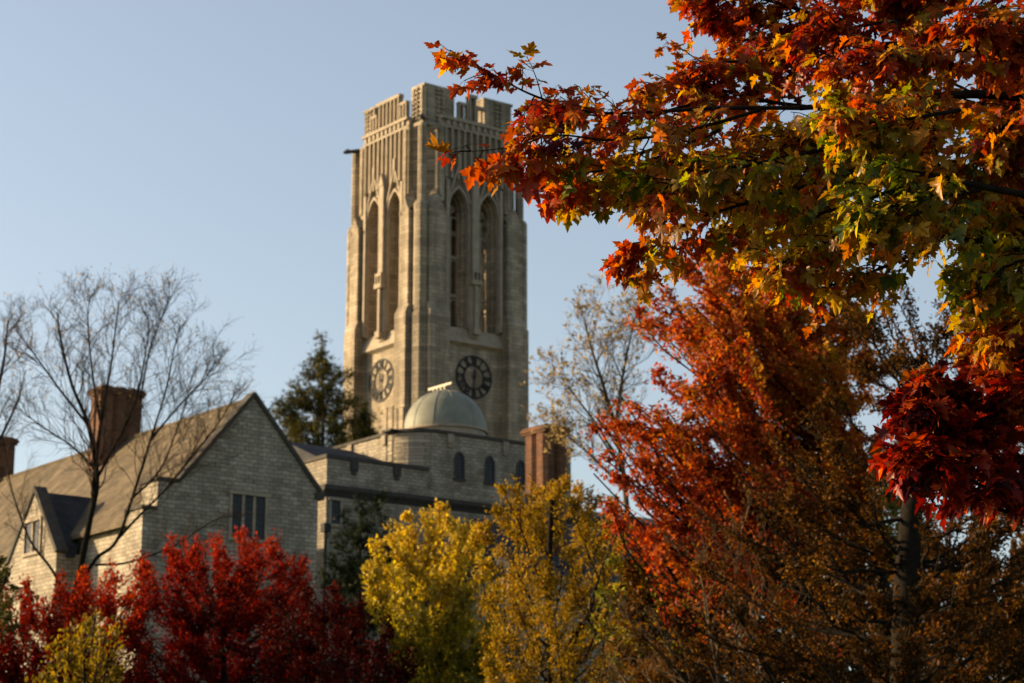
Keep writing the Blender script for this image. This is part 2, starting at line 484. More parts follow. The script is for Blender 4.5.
# gargoyles leaning out below the cornice
def gargoyle(p, d):
    d = Vector(d).normalized(); p = Vector(p)
    m = MB()
    m.tube([p, p + d * .5 + Vector((0, 0, .05)), p + d * 1.0 + Vector((0, 0, .0)), p + d * 1.35 + Vector((0, 0, -.02)), p + d * 1.6 + Vector((0, 0, -.12))],
           [.22, .2, .15, .2, .08], 8)
    s = d.cross(Vector((0, 0, 1)))
    for q in (-1, 1): m.tube([p + d * 1.3 + s * .12 * q, p + d * 1.22 + s * .2 * q + Vector((0, 0, .25))], [.06, .01], 5)
    m.build("gargoyle", M['trim_dark'], tower)
gargoyle((1.2, W - 2.0, 57.1), (-.75, .45, 0)); gargoyle((1.7, 1.7, 57.6), (-.3, -.3, 0))
gargoyle((W - 1.2, W - 1.2, 57.1), (.6, .6, 0))

# clock faces: iron ring, roman numerals, hands
ROM = ["XII", "I", "II", "III", "IIII", "V", "VI", "VII", "VIII", "IX", "X", "XI"]
def clock(f, mirror, mid, cz=37.95):
    m = MB(f)
    sg = -1 if mirror else 1
    r0, r1 = .98, 1.50
    ring(m, mid, cz, 1.56, 1.68, .93, .99, 48); ring(m, mid, cz, .86, .93, .93, .99, 36)
    def P(ang, r, off):      # ang clockwise from 12, off tangential
        x = r * math.sin(ang) + off * math.cos(ang); z = r * math.cos(ang) - off * math.sin(ang)
        return (mid + sg * x, cz + z)
    for h, txt in enumerate(ROM):
        ang = R(30 * h)
        wd = {'I': .13, 'V': .26, 'X': .26}
        tot = sum(wd[c] for c in txt); x = -tot / 2
        for c in txt:
            w = wd[c]; a, b = x + .02, x + w - .02
            if c == 'I': bar(m, P(ang, r0, x + w / 2), P(ang, r1, x + w / 2), .07, .92, .985)
            if c == 'V':
                bar(m, P(ang, r1, a), P(ang, r0, (a + b) / 2), .085, .92, .985); bar(m, P(ang, r1, b), P(ang, r0, (a + b) / 2), .06, .925, .98)
            if c == 'X':
                bar(m, P(ang, r1, a), P(ang, r0, b), .085, .92, .985); bar(m, P(ang, r1, b), P(ang, r0, a), .06, .925, .98)
            x += w
        bar(m, P(ang, r1 + .03, -tot / 2), P(ang, r1 + .03, tot / 2), .06, .93, .98); bar(m, P(ang, r0 - .01, -tot / 2), P(ang, r0 - .01, tot / 2), .06, .93, .98)
    cl = m.build("clock_face", M['iron'], tower)
    hm = MB(f)
    ring(hm, mid, cz, .01, .13, .84, .9, 12)
    bar(hm, P(R(183), -.45, 0), P(R(183), 1.15, 0), .11, .86, .89)
    bar(hm, P(R(2), 0, 0), P(R(2), .55, 0), .17, .82, .85)
    hm.build("clock_hands", M['iron'], cl)
clock(FACES['right'], False, W / 2 + .2); clock(FACES['left'], True, W / 2 + .4)

# ------------------------------------------------------------------ stone wing with the observatory dome
WN = at(327, 454, 124)
wing = thing("observatory_wing", "flat roofed grey stone wing with parapets and a pale round dome, below the tower", "building", (WN[0], WN[1], 0), ROTZ)
m = MB()
m.box(0, 30, 0, 11, 0, 22.3)                 # lower storeys
m.build("wall", M['rubble'], wing)
m = MB()                                     # parapet wall of the lower roof
m.box(0, 7.0, 0.003, .4, 22.95, 24.5); m.box(0.003, .4, .4, 7, 22.95, 24.5)
m.box(7.0, 30, .02, .4, 22.95, 23.3)
pa = m.build("parapet", M['rubble'], wing)
m = MB()
m.box(-.1, 7.05, -.1, .5, 24.5, 24.72); m.box(-.1, .5, .5, 7.1, 24.5, 24.72)
m.build("coping", M['trim_dark'], pa)
for a in (1.6, 4.55):
    m = MB(); m.box(a, a + .45, -.16, .0, 23.95, 24.5); m.box(a + .08, a + .37, -.1, .0, 23.7, 23.95)
    m.build("corbel", M['trim_dark'], pa)
m = MB()                                     # moulded string course
m.prism([(-.30, -.30, 22.95), (-.30, .2, 22.95), (-.30, .2, 22.3), (-.30, 0, 22.3), (-.30, -.12, 22.5), (-.30, -.30, 22.7)], (30.3, 0, 0))
m.box(-.30, .2, .2, 11, 22.35, 22.95)
m.build("string_course", M['trim_dark'], wing)
rf = MB(); rf.box(.41, 29.9, .41, 10.9, 22.31, 22.9); rf.build("roof", M['slate'], wing)

# upper block with a rounded near corner, slightly set back
def rounded(m, a0, a1, b0, b1, z0, z1, r, n=10):
    pts = []
    for i in range(n + 1):
        th = R(180 + 90 * i / n)
        pts.append((a0 + r + r * math.cos(th), b0 + r + r * math.sin(th), z0))
    pts += [(a1, b0, z0), (a1, b1, z0), (a0, b1, z0)]
    m.prism(pts, (0, 0, z1 - z0))
m = MB(); rounded(m, 6.0, 18.0, .35, 9.5, 22.92, 26.95, 2.0)
up = m.build("upper_block", M['rubble'], wing)
m = MB(); rounded(m, 5.88, 18.1, .23, 9.6, 26.95, 27.13, 2.1)
m.build("coping", M['trim_dark'], up)
for a in (8.6, 12.7):
    m = MB(); m.box(a, a + .42, .22, .36, 26.4, 26.95); m.box(a + .08, a + .34, .27, .36, 26.15, 26.4)
    m.build("corbel", M['trim'], up)
for b in (2.9, 6.6):
    m = MB(); m.box(5.86, 6.0, b, b + .42, 26.4, 26.95); m.build("corbel", M['trim'], up)

def lancet(parent, a, z0, z1, b, hw=.26):
    m = MB()
    P = arch_pts(a, hw, z1 - .38, z1, 6)
    m.wall_poly([(a - hw, z0)] + P + [(a + hw, z0)], b - .012, b + .05)
    w = m.build("window", M['glass'], parent)
    m = MB()
    arch_strip(m, a, hw, z1 - .38, z1, .11, b - .07, b + .04)
    m.box(a - hw - .11, a - hw, b - .07, b + .04, z0, z1 - .38); m.box(a + hw, a + hw + .11, b - .07, b + .04, z0, z1 - .38)
    m.box(a - hw - .2, a + hw + .2, b - .11, b + .04, z0 - .14, z0)
    m.build("frame", M['trim_dark'], w)
    m = MB()
    m.box(a - .012, a + .012, b - .025, b - .012, z0, z1 - .1)
    z = z0 + .2
    while z < z1 - .2: m.box(a - hw, a + hw, b - .024, b - .012, z, z + .02); z += .22
    m.build("glazing_bar", M['lead'], w)
lancet(up, 9.5, 24.35, 25.85, .35); lancet(up, 11.75, 24.35, 25.85, .35); lancet(up, 14.1, 24.35, 25.85, .35)

# small square headed windows on the lower storey
def square_window(parent, a, z0, z1, b, hw, n=1):
    m = MB(); m.box(a - hw, a + hw, b - .012, b + .05, z0, z1)
    w = m.build("window", M['glass'], parent)
    m = MB()
    m.box(a - hw - .14, a - hw, b - .09, b + .04, z0, z1); m.box(a + hw, a + hw + .14, b - .09, b + .04, z0, z1)
    m.box(a - hw - .22, a + hw + .22, b - .15, b + .04, z1, z1 + .16); m.box(a - hw - .2, a + hw + .2, b - .13, b + .04, z0 - .15, z0)
    for i in range(1, n):
        x = a - hw + 2 * hw * i / n; m.box(x - .07, x + .07, b - .08, b + .04, z0, z1)
    m.build("frame", M['trim'], w)
    m = MB()
    for i in range(n):
        x0 = a - hw + 2 * hw * i / n; x1 = a - hw + 2 * hw * (i + 1) / n
        for q in (1, 2): x = x0 + (x1 - x0) * q / 3; m.box(x - .012, x + .012, b - .024, b - .012, z0, z1)
    z = z0 + .25
    while z < z1 - .1: m.box(a - hw, a + hw, b - .023, b - .012, z, z + .02); z += .27
    m.build("glazing_bar", M['lead'], w)
square_window(wing, .62, 20.75, 22.1, 0, .3)
square_window(wing, 5.0, 18.0, 20.2, 0, .8, 2); square_window(wing, 10.0, 18.0, 20.2, 0, .8, 2)

# rainwater pipe and hopper in the corner by the gable
m = MB(); m.tube([(-.12, -.2, 2), (-.12, -.2, 20.2)], .09, 8); m.box(-.35, .1, -.42, -.02, 20.2, 20.7)
m.build("rainwater_pipe", M['iron'], wing)

# roof ladder with hooped rails
m = MB()
A, B = 5.72, 1.85
lp = [at(391, 436, 0.1)]
for b in (B, B + .62):
    m.tube([(A, b, 22.95), (A, b, 28.55), (A + .75, b, 28.55), (A + .75, b, 27.1)], .035, 6)
for z in np.arange(23.3, 27.2, .32): m.tube([(A, B, z), (A, B + .62, z)], .02, 5)
m.box(A - .3, A + .25, B - .2, B + .8, 27.0, 27.12)
m.build("roof_ladder", M['iron'], wing)

# dome
DP = at(445, 432, 134.5); dx = DP[:2] - WN[:2]; da, db = float(dx @ UX), float(dx @ VX); dz = float(DP[2])
m = MB(); RD = 2.6
m.lathe([(RD * math.cos(R(q)), dz + RD * math.sin(R(q))) for q in range(0, 88, 4)] + [(.02, dz + RD)], (da, db), 48)
dome = m.build("dome", M['dome'], wing, smooth=True)
m = MB(); m.lathe([(RD - .06, 22.9), (RD - .06, dz - .12), (RD + .07, dz - .12), (RD + .07, dz + .02), (RD - .02, dz + .03)], (da, db), 48)
m.build("drum", M['trim'], wing)
m = MB()
for k in range(12):
    th = R(30 * k + 8)
    m.tube([(da + (RD + .004) * math.cos(R(q)) * math.cos(th), db + (RD + .004) * math.cos(R(q)) * math.sin(th), dz + (RD + .004) * math.sin(R(q))) for q in range(0, 90, 6)], .022, 5)
m.build("rib", M['dome'], dome, smooth=True)
m = MB()
m.box(da - .09, da + .09, db - .75, db + 1.75, dz + RD + .30, dz + RD + .44)
for q in (0, .4, .8, 1.2): m.box(da - .08, da + .08, db + q - .05, db + q + .05, dz + RD - .4, dz + RD + .30)
m.box(da - .2, da + .2, db - .1, db + 1.3, dz + RD - .04, dz + RD + .06)
m.build("shutter_rail", M['cream'], dome)

# brick chimney stacks: clustered shafts, corbelled cap
def stack(parent, a0, a1, b0, b1, z0, z1, mat, shafts_a=2, shafts_b=2, name="chimney"):
    m = MB()
    wa, wb = (a1 - a0) / shafts_a, (b1 - b0) / shafts_b
    m.box(a0 + wa * .3, a1 - wa * .3, b0 + wb * .3, b1 - wb * .3, z0, z1 - .4)
    for i in range(shafts_a):                 # square shafts set on the diagonal, clipped to octagons
        for j in range(shafts_b):
            ca, cb = a0 + (i + .5) * wa, b0 + (j + .5) * wb
            k, q = .49, .27
            m.prism([(ca + x * wa, cb + y * wb, z0) for x, y in ((-k, -q), (-q, -k), (q, -k), (k, -q), (k, q), (q, k), (-q, k), (-k, q))], (0, 0, z1 - .402 - z0))
    m.box(a0 - .05, a1 + .05, b0 - .05, b1 + .05, z1 - .4, z1 - .26)
    m.box(a0 - .12, a1 + .12, b0 - .12, b1 + .12, z1 - .26, z1 - .12)
    m.box(a0 - .05, a1 + .05, b0 - .05, b1 + .05, z1 - .12, z1)
    for i in range(shafts_a): 
        w = wa; c = a0 + (i + .5) * w
        m.box(c - w * .3, c + w * .3, b0 + .1, b1 - .1, z1, z1 + .08)
    return m.build(name, mat, parent)
def wing_b(px, py, b):
    P0 = np.array([0, 0, EYE]); d = at(px, py, 1.0) - P0
    k = (float(WN[:2] @ VX) + b) / float(d[:2] @ VX)
    q = d * k + P0
    return (float((q[:2] - WN[:2]) @ UX), b, float(q[2]))
c0, c1 = wing_b(545, 424, -7.5), wing_b(569, 427, -7.5)
m = MB(); m.box(c0[0] - 3, c1[0] + 8, -9.0, -.31, 0, 17.5)     # low front range that carries the stack
m.build("front_range", M['rubble'], wing)
m = MB(); zt = 17.5
m.prism([(c0[0] - 3.2, -9.2, zt), (c0[0] - 3.2, -.32, zt), (c0[0] - 3.2, -4.7, zt + 3.6)], (c1[0] - c0[0] + 11.4, 0, 0))
m.build("front_roof", M['slate'], wing)
stack(wing, c0[0], c1[0], -7.5, -5.4, 17, c0[2], M['brick'], 2, 2)

# slate roof between the gabled house and the wing (part of the wing)
m = MB()
r0, r1 = wing_b(283, 440.5, 6.0), wing_b(352, 451, 6.0)
e0, e1 = (r0[0] - .5, .52, 24.45), (r1[0] + .4, .52, 24.45)
k0, k1 = (r0[0] - .5, 11.0, 24.45), (r1[0] + .6, 11.0, 24.45)
m.add([r0, r1, e0, e1, k0, k1], [(0, 1, 3, 2), (1, 5, 3), (0, 4, 5, 1), (0, 2, 4)])
m.box(r0[0] - .5, 0.4, .5, 11.0, 19.0, 24.44)
m.build("slate_roof", M['slate'], wing)

# ------------------------------------------------------------------ gabled stone house
HN = at(254, 396, 106)
house = thing("gabled_house", "gabled stone house with a steep tan tiled roof and brick chimneys, behind the bare tree", "house", (HN[0], HN[1], 0), ROTZ)
ZA, SL = 24.25, 1.15                      # apex height, roof slope
zr = lambda a: ZA - .12 - SL * abs(a)
LEN = 40
m = MB()
# front gable wall, thick, with parapet standing above the roof
m.wall_poly([(-5.07, 0), (-5.07, 19.55), (-3.95, 19.55), (0, ZA), (3.8, ZA - 1.15 * 3.8), (3.8, 0)], 0, .5)
m.box(-5.069, -4.6, .5, 1.6, 0, 19.54)
m.wall_poly([(-5.8, 0), (-5.8, 18.15), (-5.07, 18.15), (-5.07, 0)], .02, 1.55)
# side walls and rear gable
m.box(-5.0, -4.5, 1.6, LEN, 0, 18.3); m.box(3.2, 3.7, .5, LEN, 0, 19.6)
m.wall_poly([(-5.0, 0), (-5.0, 18.0), (0, ZA - .3), (3.7, 19.6), (3.7, 0)], LEN - .5, LEN)
m.build("wall", M['rubble'], house)
m = MB()
def coping(m, p, q, w, d0, d1): bar(m, p, q, w, d0, d1)
coping(m, (-4.0, 19.62), (0.02, ZA + .12), .2, -.12, .62); coping(m, (-.02, ZA + .12), (3.95, ZA - 1.15 * 3.9 + .1), .2, -.121, .621)
m.box(-5.2, -3.9, -.1, 1.7, 19.55, 19.72); m.box(-5.92, -5.072, -.08, 1.65, 18.15, 18.3)
m.box(3.6, 4.1, -.13, .63, 19.5, 19.85)
m.build("coping", M['trim_dark'], house)
m = MB()
e = -5.45
m.add([(e, .5, zr(e)), (0, .5, zr(0)), (0, LEN, zr(0)), (e, LEN, zr(e)), (e, .5, zr(e) - .22), (0, .5, zr(0) - .22), (0, LEN, zr(0) - .22), (e, LEN, zr(e) - .22)],
      [(0, 1, 2, 3), (4, 5, 6, 7), (0, 3, 7, 4), (0, 1, 5, 4), (3, 2, 6, 7)])
e = 4.1
m.add([(e, .5, zr(e)), (0, .5, zr(0)), (0, LEN, zr(0)), (e, LEN, zr(e)), (e, .5, zr(e) - .22), (0, .5, zr(0) - .22), (0, LEN, zr(0) - .22), (e, LEN, zr(e) - .22)],
      [(0, 1, 2, 3), (4, 5, 6, 7), (0, 3, 7, 4), (0, 1, 5, 4), (3, 2, 6, 7)])
m.tube([(0, .6, zr(0) + .03), (0, LEN, zr(0) + .03)], .1, 6)
roof = m.build("roof", M['roof_tile'], house)
stack(roof, -1.5, 1.0, 13.5, 14.9, 21.5, 26.95, M['brick'], 3, 2)
stack(roof, -1.4, 1.2, 30.0, 31.5, 21.5, 26.9, M['brick'], 3, 2)
# three light window in the gable
square_window(house, -.15, 17.2, 19.3, 0, .92, 3)
# cross gable with two light window, and its dark tiled roof
m = MB(lambda t, d, z: (d, t, z))
GB, GZ, GH = 10.3, 20.35, 2.75
m.wall_poly([(GB - GH, 0), (GB - GH, GZ - 1.25 * GH), (GB, GZ), (GB + GH, GZ - 1.25 * GH), (GB + GH, 0)], -6.5, -6.05)
cg = m.build("cross_gable", M['rubble'], house)
mm = MB(); mm.box(-6.05, -5.0, GB - GH + .003, GB - GH + .4, 0, GZ - 1.25 * GH - .1); mm.box(-6.05, -5.0, GB + GH - .4, GB + GH - .003, 0, GZ - 1.25 * GH - .1)
mm.build("return_wall", M['rubble'], cg)
m = MB(lambda t, d, z: (d, t, z))
bar(m, (GB - GH - .1, GZ - 1.25 * GH - .02), (GB + .02, GZ + .1), .22, -6.6, -5.95); bar(m, (GB + GH + .1, GZ - 1.25 * GH - .02), (GB - .02, GZ + .1), .22, -6.601, -5.951)
m.build("coping", M['trim_dark'], cg)
m = MB()
zz = GZ - .1; lo = zz - 1.25 * (GH + .15)
for s in (-1, 1):
    m.add([(-6.05, GB, zz), (-3.0, GB, zz), (-3.0 - 1.25 * 0, GB, zz), (-5.6, GB + s * (GH + .15), lo), (-6.05, GB + s * (GH + .15), lo)], [(0, 1, 3, 4)])
m.build("cross_gable_roof", M['slate'], cg)
m = MB(lambda t, d, z: (d, t, z))
# windows of the cross gable, built in its own plane
def gable_window(t, z0, z1, hw, parent):
    f = lambda t_, d, z: (d, t_, z)
    m = MB(f); m.box(t - hw, t + hw, -6.512, -6.46, z0, z1); w = m.build("window", M['glass'], parent)
    m = MB(f)
    m.box(t - hw - .14, t - hw, -6.59, -6.47, z0, z1); m.box(t + hw, t + hw + .14, -6.59, -6.47, z0, z1); m.box(t - .08, t + .08, -6.58, -6.47, z0, z1)
    m.box(t - hw - .22, t + hw + .22, -6.65, -6.47, z1, z1 + .16); m.box(t - hw - .2, t + hw + .2, -6.63, -6.47, z0 - .15, z0)
    m.build("frame", M['trim'], w)
    m = MB(f)
    for q in (-.66, -.33, .33, .66): m.box(t + q * hw - .012, t + q * hw + .012, -6.524, -6.512, z0, z1)
    z = z0 + .2
    while z < z1: m.box(t - hw, t + hw, -6.523, -6.512, z, z + .02); z += .26
    m.build("glazing_bar", M['lead'], w)
gable_window(GB, 17.15, 18.7, .85, cg); gable_window(GB + .1, 13.2, 14.8, .85, cg)
# small roof dormer in shade beside the gable

# ================================================================== vegetation
def rnd(a, b): return random.uniform(a, b)

# leaf outlines in the blade's own plane: x across, y from stalk to tip, all triangles
def maple_leaf():
    half = [(.0, .0), (.13, -.05), (.34, -.02), (.30, .10), (.25, .17), (.42, .20), (.64, .40), (.47, .43), (.45, .52), (.32, .50), (.20, .45),
            (.22, .60), (.30, .72), (.17, .76), (.12, .88), (.0, 1.08)]
    out = half + [(-x, y) for x, y in reversed(half[1:-1])]
    v = [(0, .28)] + out
    n = len(out)
    return np.array(v), np.array([(0, i + 1, (i + 1) % n + 1) for i in range(n)])
def maple_lo():
    half = [(.0, .0), (.34, .0), (.25, .18), (.60, .40), (.22, .48), (.26, .70), (.0, 1.05)]
    out = half + [(-x, y) for x, y in reversed(half[1:-1])]
    v = [(0, .28)] + out; n = len(out)
    return np.array(v), np.array([(0, i + 1, (i + 1) % n + 1) for i in range(n)])
def oval_leaf():
    v = [(0, 0), (.22, .25), (.24, .55), (0, 1.0), (-.24, .55), (-.22, .25), (0, .45)]
    return np.array(v), np.array([(6, 0, 1), (6, 1, 2), (6, 2, 3), (6, 3, 4), (6, 4, 5), (6, 5, 0)])
def needle_tuft():
    v = []; f = []
    for k, (a, l) in enumerate(((-50, .8), (-25, .95), (0, 1.0), (25, .95), (50, .8))):
        s, c = math.sin(R(a)), math.cos(R(a)); w = .05
        v += [(-w * c, w * s), (w * c, -w * s), (l * s, l * c)]
        f.append((3 * k, 3 * k + 1, 3 * k + 2))
    return np.array(v), np.array(f)
LEAF = {'maple': maple_leaf(), 'lo': maple_lo(), 'oval': oval_leaf(), 'tuft': needle_tuft()}

def leaves_mesh(name, P, D, Nn, size, tint, kind, mat, parent, curl=.35, fold=.25):
    """P base points, D stalk-to-tip directions, Nn rough blade normals; every leaf is its own island"""
    P = np.asarray(P, float); D = np.asarray(D, float); Nn = np.asarray(Nn, float)
    n = len(P)
    D /= np.linalg.norm(D, axis=1, keepdims=True) + 1e-9
    X = np.cross(D, Nn); X /= np.linalg.norm(X, axis=1, keepdims=True) + 1e-9
    Z = np.cross(X, D)
    T, Fc = LEAF[kind]
    k = len(T)
    sz = np.asarray(size)[:, None, None]
    cu = (RNG.normal(curl, .35, n))[:, None]; fo = RNG.normal(fold, .3, n)[:, None]
    x = T[None, :, 0]; y = T[None, :, 1]
    wig = RNG.normal(0, .05, (n, k))
    h = -cu * y * y * .5 + fo * np.abs(x) * .8 + wig * (np.abs(x) > .05)
    V = P[:, None, :] + sz * (x[..., None] * X[:, None, :] + y[..., None] * D[:, None, :] + h[..., None] * Z[:, None, :])
    V = V.reshape(-1, 3)
    Fa = (Fc[None] + (np.arange(n) * k)[:, None, None]).reshape(-1, 3)
    me = bpy.data.meshes.new(name)
    me.vertices.add(len(V)); me.vertices.foreach_set("co", V.astype(np.float32).ravel())
    me.loops.add(Fa.size); me.loops.foreach_set("vertex_index", Fa.astype(np.int32).ravel())
    me.polygons.add(len(Fa)); me.polygons.foreach_set("loop_start", np.arange(0, Fa.size, 3, dtype=np.int32))
    me.update(calc_edges=True)
    at_ = me.attributes.new("tint", 'FLOAT', 'POINT')
    at_.data.foreach_set("value", np.repeat(np.clip(tint, 0, 1), k).astype(np.float32))
    me.materials.append(mat)
    o = bpy.data.objects.new(name, me); C.objects.link(o)
    if parent: o.parent = parent
    return o

class Tubes:
    """many thin tapering tubes gathered with numpy; one mesh per part"""
    def __init__(s): s.V = []; s.F = []; s.n = 0
    def add(s, pts, r0, r1, sides=5):
        pts = np.asarray(pts, float); m = len(pts)
        d = np.gradient(pts, axis=0); d /= np.linalg.norm(d, axis=1, keepdims=True) + 1e-9
        ref = np.array([.31, .17, .93]) if abs(d[0][2]) < .9 else np.array([1., .2, .1])
        a = np.cross(d, ref); a /= np.linalg.norm(a, axis=1, keepdims=True) + 1e-9
        b = np.cross(d, a)
        r = np.linspace(r0, r1, m) if np.isscalar(r0) and np.isscalar(r1) else np.asarray(r0)
        th = np.arange(sides) * 2 * np.pi / sides
        ring = pts[:, None] + r[:, None, None] * (np.cos(th)[None, :, None] * a[:, None] + np.sin(th)[None, :, None] * b[:, None])
        s.V.append(ring.reshape(-1, 3))
        i = np.arange(m - 1)[:, None] * sides; k = np.arange(sides)[None]
        k2 = (k + 1) % sides
        q = np.stack([i + k, i + k2, i + sides + k2, i + sides + k], -1).reshape(-1, 4)
        s.F.append(q + s.n); s.n += m * sides
    def build(s, name, mat, parent):
        if not s.V: return None
        V = np.concatenate(s.V); F4 = np.concatenate(s.F)
        me = bpy.data.meshes.new(name)
        me.vertices.add(len(V)); me.vertices.foreach_set("co", V.astype(np.float32).ravel())
        me.loops.add(F4.size); me.loops.foreach_set("vertex_index", F4.astype(np.int32).ravel())
        me.polygons.add(len(F4)); me.polygons.foreach_set("loop_start", np.arange(0, F4.size, 4, dtype=np.int32))
        me.update(calc_edges=True)
        for p_ in (me.polygons,): p_.foreach_set("use_smooth", np.ones(len(F4), bool))
        me.materials.append(mat)
        o = bpy.data.objects.new(name, me); C.objects.link(o)
        o.parent = parent
        return o

def curve(p, q, bow, n=6, wob=.0):
    """a bent line from p to q; bow is an offset vector at mid length"""
    p = np.asarray(p, float); q = np.asarray(q, float)
    t = np.linspace(0, 1, n)[:, None]
    c = p * (1 - t) + q * t + np.asarray(bow) * (4 * t * (1 - t))
    if wob:
        w = RNG.normal(0, wob, (n, 3)); w[0] = 0; w[-1] *= .5
        c = c + w
    return c

def spline(P, per=5):
    P = [np.asarray(p, float) for p in P]
    P = [2 * P[0] - P[1]] + P + [2 * P[-1] - P[-2]]
    out = []
    for i in range(1, len(P) - 2):
        for k in range(per):
            t = k / per
            a, b, c, d = P[i - 1], P[i], P[i + 1], P[i + 2]
            out.append(.5 * ((2 * b) + (-a + c) * t + (2 * a - 5 * b + 4 * c - d) * t * t + (-a + 3 * b - 3 * c + d) * t ** 3))
    out.append(P[-2])
    return np.array(out)

KD = 5.5
def clump_tree(name, label, cat, Y, trunk, clumps, leaf, lsize, dens, mat, tintf, wood='bark', twigmat='bark', r_trunk=.18, twigs=26,
               up=.25, droop=.0, group=None, spread=.55, nrm_up=.8, twig_r=.006, crown='crown', shell=.5, limb_r=.05, tip=1.0, depthk=.8, limb_bow=.12, jit=.16, curl=.35, taper=.35):
    """trunk: list of (px, py, dY) in the photo, first one dropped to the ground; clumps: (px, py, rx, ry, dY, weight)"""
    T = [at(*p[:2], Y + (p[2] if len(p) > 2 else 0)) for p in trunk]
    base = T[0].copy(); base[2] = 0
    root = thing(name, label, cat, (float(base[0]), float(base[1]), 0), 0, group)
    off = np.array([base[0], base[1], 0])
    T = [base] + (T if T[0][2] > .5 else T[1:])
    tr = spline([t - off for t in T], 6)
    wood_t = Tubes()
    rr = np.linspace(1, taper, len(tr)) * r_trunk; rr[:3] *= np.array([1.35, 1.15, 1.05])
    wood_t.add(tr, rr, None if False else rr, 9)
    br = Tubes(); P = []; D = []; Nn = []; S = []; TI = []
    for cl in clumps:
        px, py, rx, ry = cl[:4]; dY = cl[4] if len(cl) > 4 else 0; wt = cl[5] if len(cl) > 5 else 1.0
        c = at(px, py, Y + dY) - off
        m = (Y + dY) * 1.03 / FPX
        rad = np.array([rx * m, max(rx, ry) * m * depthk, ry * m])
        # limb from the trunk, leaving it a little below the clump
        reach = np.linalg.norm((tr - c)[:, :2], axis=1)
        zt = c[2] - (.35 + .5 * up) * (reach + rad[2] * .6)
        j = int(np.argmin(np.abs(tr[:, 2] - zt) + .15 * reach))
        j = max(2, j)
        start = tr[j]
        cen = c - np.array([0, 0, rad[2] * .35 * (up > 0)])
        L = np.linalg.norm(cen - start)
        lim = curve(start, cen, np.array([0, 0, -limb_bow * L * (1 if up > 0 else -1)]) + RNG.normal(0, .05 * L, 3), 8, .02 * L)
        r0 = min(rr[j] * .5, limb_r * (.22 + .07 * L))
        wood_t.add(lim, r0, r0 * .3, 6)
        area = math.pi * rx * ry * m * m
        nt = max(4, int(twigs * wt * math.sqrt(area) * .9))
        nl = int(KD * dens * area * wt / (lsize * lsize))
        per = max(1, nl // nt)
        for k in range(nt):
            v = RNG.normal(0, 1, 3); v /= np.linalg.norm(v)
            v[2] += up * .5; v /= np.linalg.norm(v)
            e = c + v * rad * (RNG.uniform(shell, 1.0) ** .6) * RNG.uniform(.75, tip)
            s = lim[RNG.integers(2, 8)]
            ln = np.linalg.norm(e - s)
            tw = curve(s, e, np.array([0, 0, (-.12 * up + .1 * droop) * ln]) + RNG.normal(0, .06 * ln, 3), 6, .015 * ln)
            br.add(tw, twig_r * RNG.uniform(1.0, 2.2), twig_r * .5, 3)
            dv = np.gradient(tw, axis=0); dv /= np.linalg.norm(dv, axis=1, keepdims=True) + 1e-9
            q = max(1, int(per * RNG.uniform(.5, 1.5)))
            t = RNG.uniform(spread * .55, 1.0, q) ** .8 * 5
            i0 = np.minimum(t.astype(int), 4); fr = (t - i0)[:, None]
            pts = tw[i0] * (1 - fr) + tw[i0 + 1] * fr
            d = dv[i0]
            jj = RNG.normal(0, 1, (q, 3))
            pts = pts + jj * (lsize * jit * 4 + .13 * rad) * RNG.uniform(.2, 1.0, (q, 1))
            dd = d * .6 + RNG.normal(0, .6, (q, 3)) + np.array([0, 0, .35 * up - .55 * droop])
            nn = RNG.normal(0, .55, (q, 3)) + np.array([0, 0, nrm_up])
            P.append(pts); D.append(dd); Nn.append(nn)
            S.append(lsize * RNG.uniform(.6, 1.25, q))
            world_p = pts + off
            TI.append(tintf(world_p, (pts - c) / rad, q))
    wood_t.build("trunk", M[wood], root)
    br.build("branches", M[twigmat], root)
    P = np.concatenate(P); D = np.concatenate(D); Nn = np.concatenate(Nn)
    leaves_mesh(crown, P, D, Nn, np.concatenate(S), np.concatenate(TI), leaf, mat, root, curl=curl)
    return root

def const_tint(a, sd=.12):
    return lambda w, l, q: np.clip(RNG.normal(a, sd) + RNG.normal(0, sd, q), 0, 1)

def ell(x0, y0, x1, y1, n, r0, r1, dY0=-2, dY1=2, wt=1.0, flat=1.0):
    """n clumps scattered through an ellipse of the crown"""
    out = []
    cx, cy, ax, ay = (x0 + x1) / 2, (y0 + y1) / 2, (x1 - x0) / 2, (y1 - y0) / 2
    for i in range(n):
        a = 2.399963 * i; q = math.sqrt((i + .5) / n)
        r = rnd(r0, r1)
        out.append((cx + ax * q * math.cos(a) * .92, cy + ay * q * math.sin(a) * .92, r, r * flat, rnd(dY0, dY1), wt))
    return out

# ------------------------------------------------------------------ leaf pigments
LM = {}
LM['red'] = leaf_mat("scarlet leaves", [(0, (.055, .004, .004)), (.45, (.18, .012, .006)), (.8, (.37, .032, .008)), (1, (.32, .075, .010))], .45, gloss=.004)
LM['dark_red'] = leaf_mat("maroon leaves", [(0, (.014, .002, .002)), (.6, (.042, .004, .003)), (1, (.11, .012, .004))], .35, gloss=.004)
LM['gold'] = leaf_mat("yellow leaves", [(0, (.07, .08, .012)), (.4, (.22, .185, .024)), (.75, (.46, .33, .05)), (1, (.48, .30, .04))], .45, gloss=.008)
LM['amber'] = leaf_mat("amber leaves", [(0, (.09, .07, .009)), (.4, (.21, .135, .013)), (.8, (.33, .185, .016)), (1, (.28, .10, .012))], .45, gloss=.008)
LM['orange'] = leaf_mat("orange red leaves", [(0, (.075, .009, .007)), (.35, (.29, .036, .014)), (.65, (.44, .105, .030)), (.85, (.36, .13, .014)), (1, (.34, .17, .018))], .45, gloss=.008)
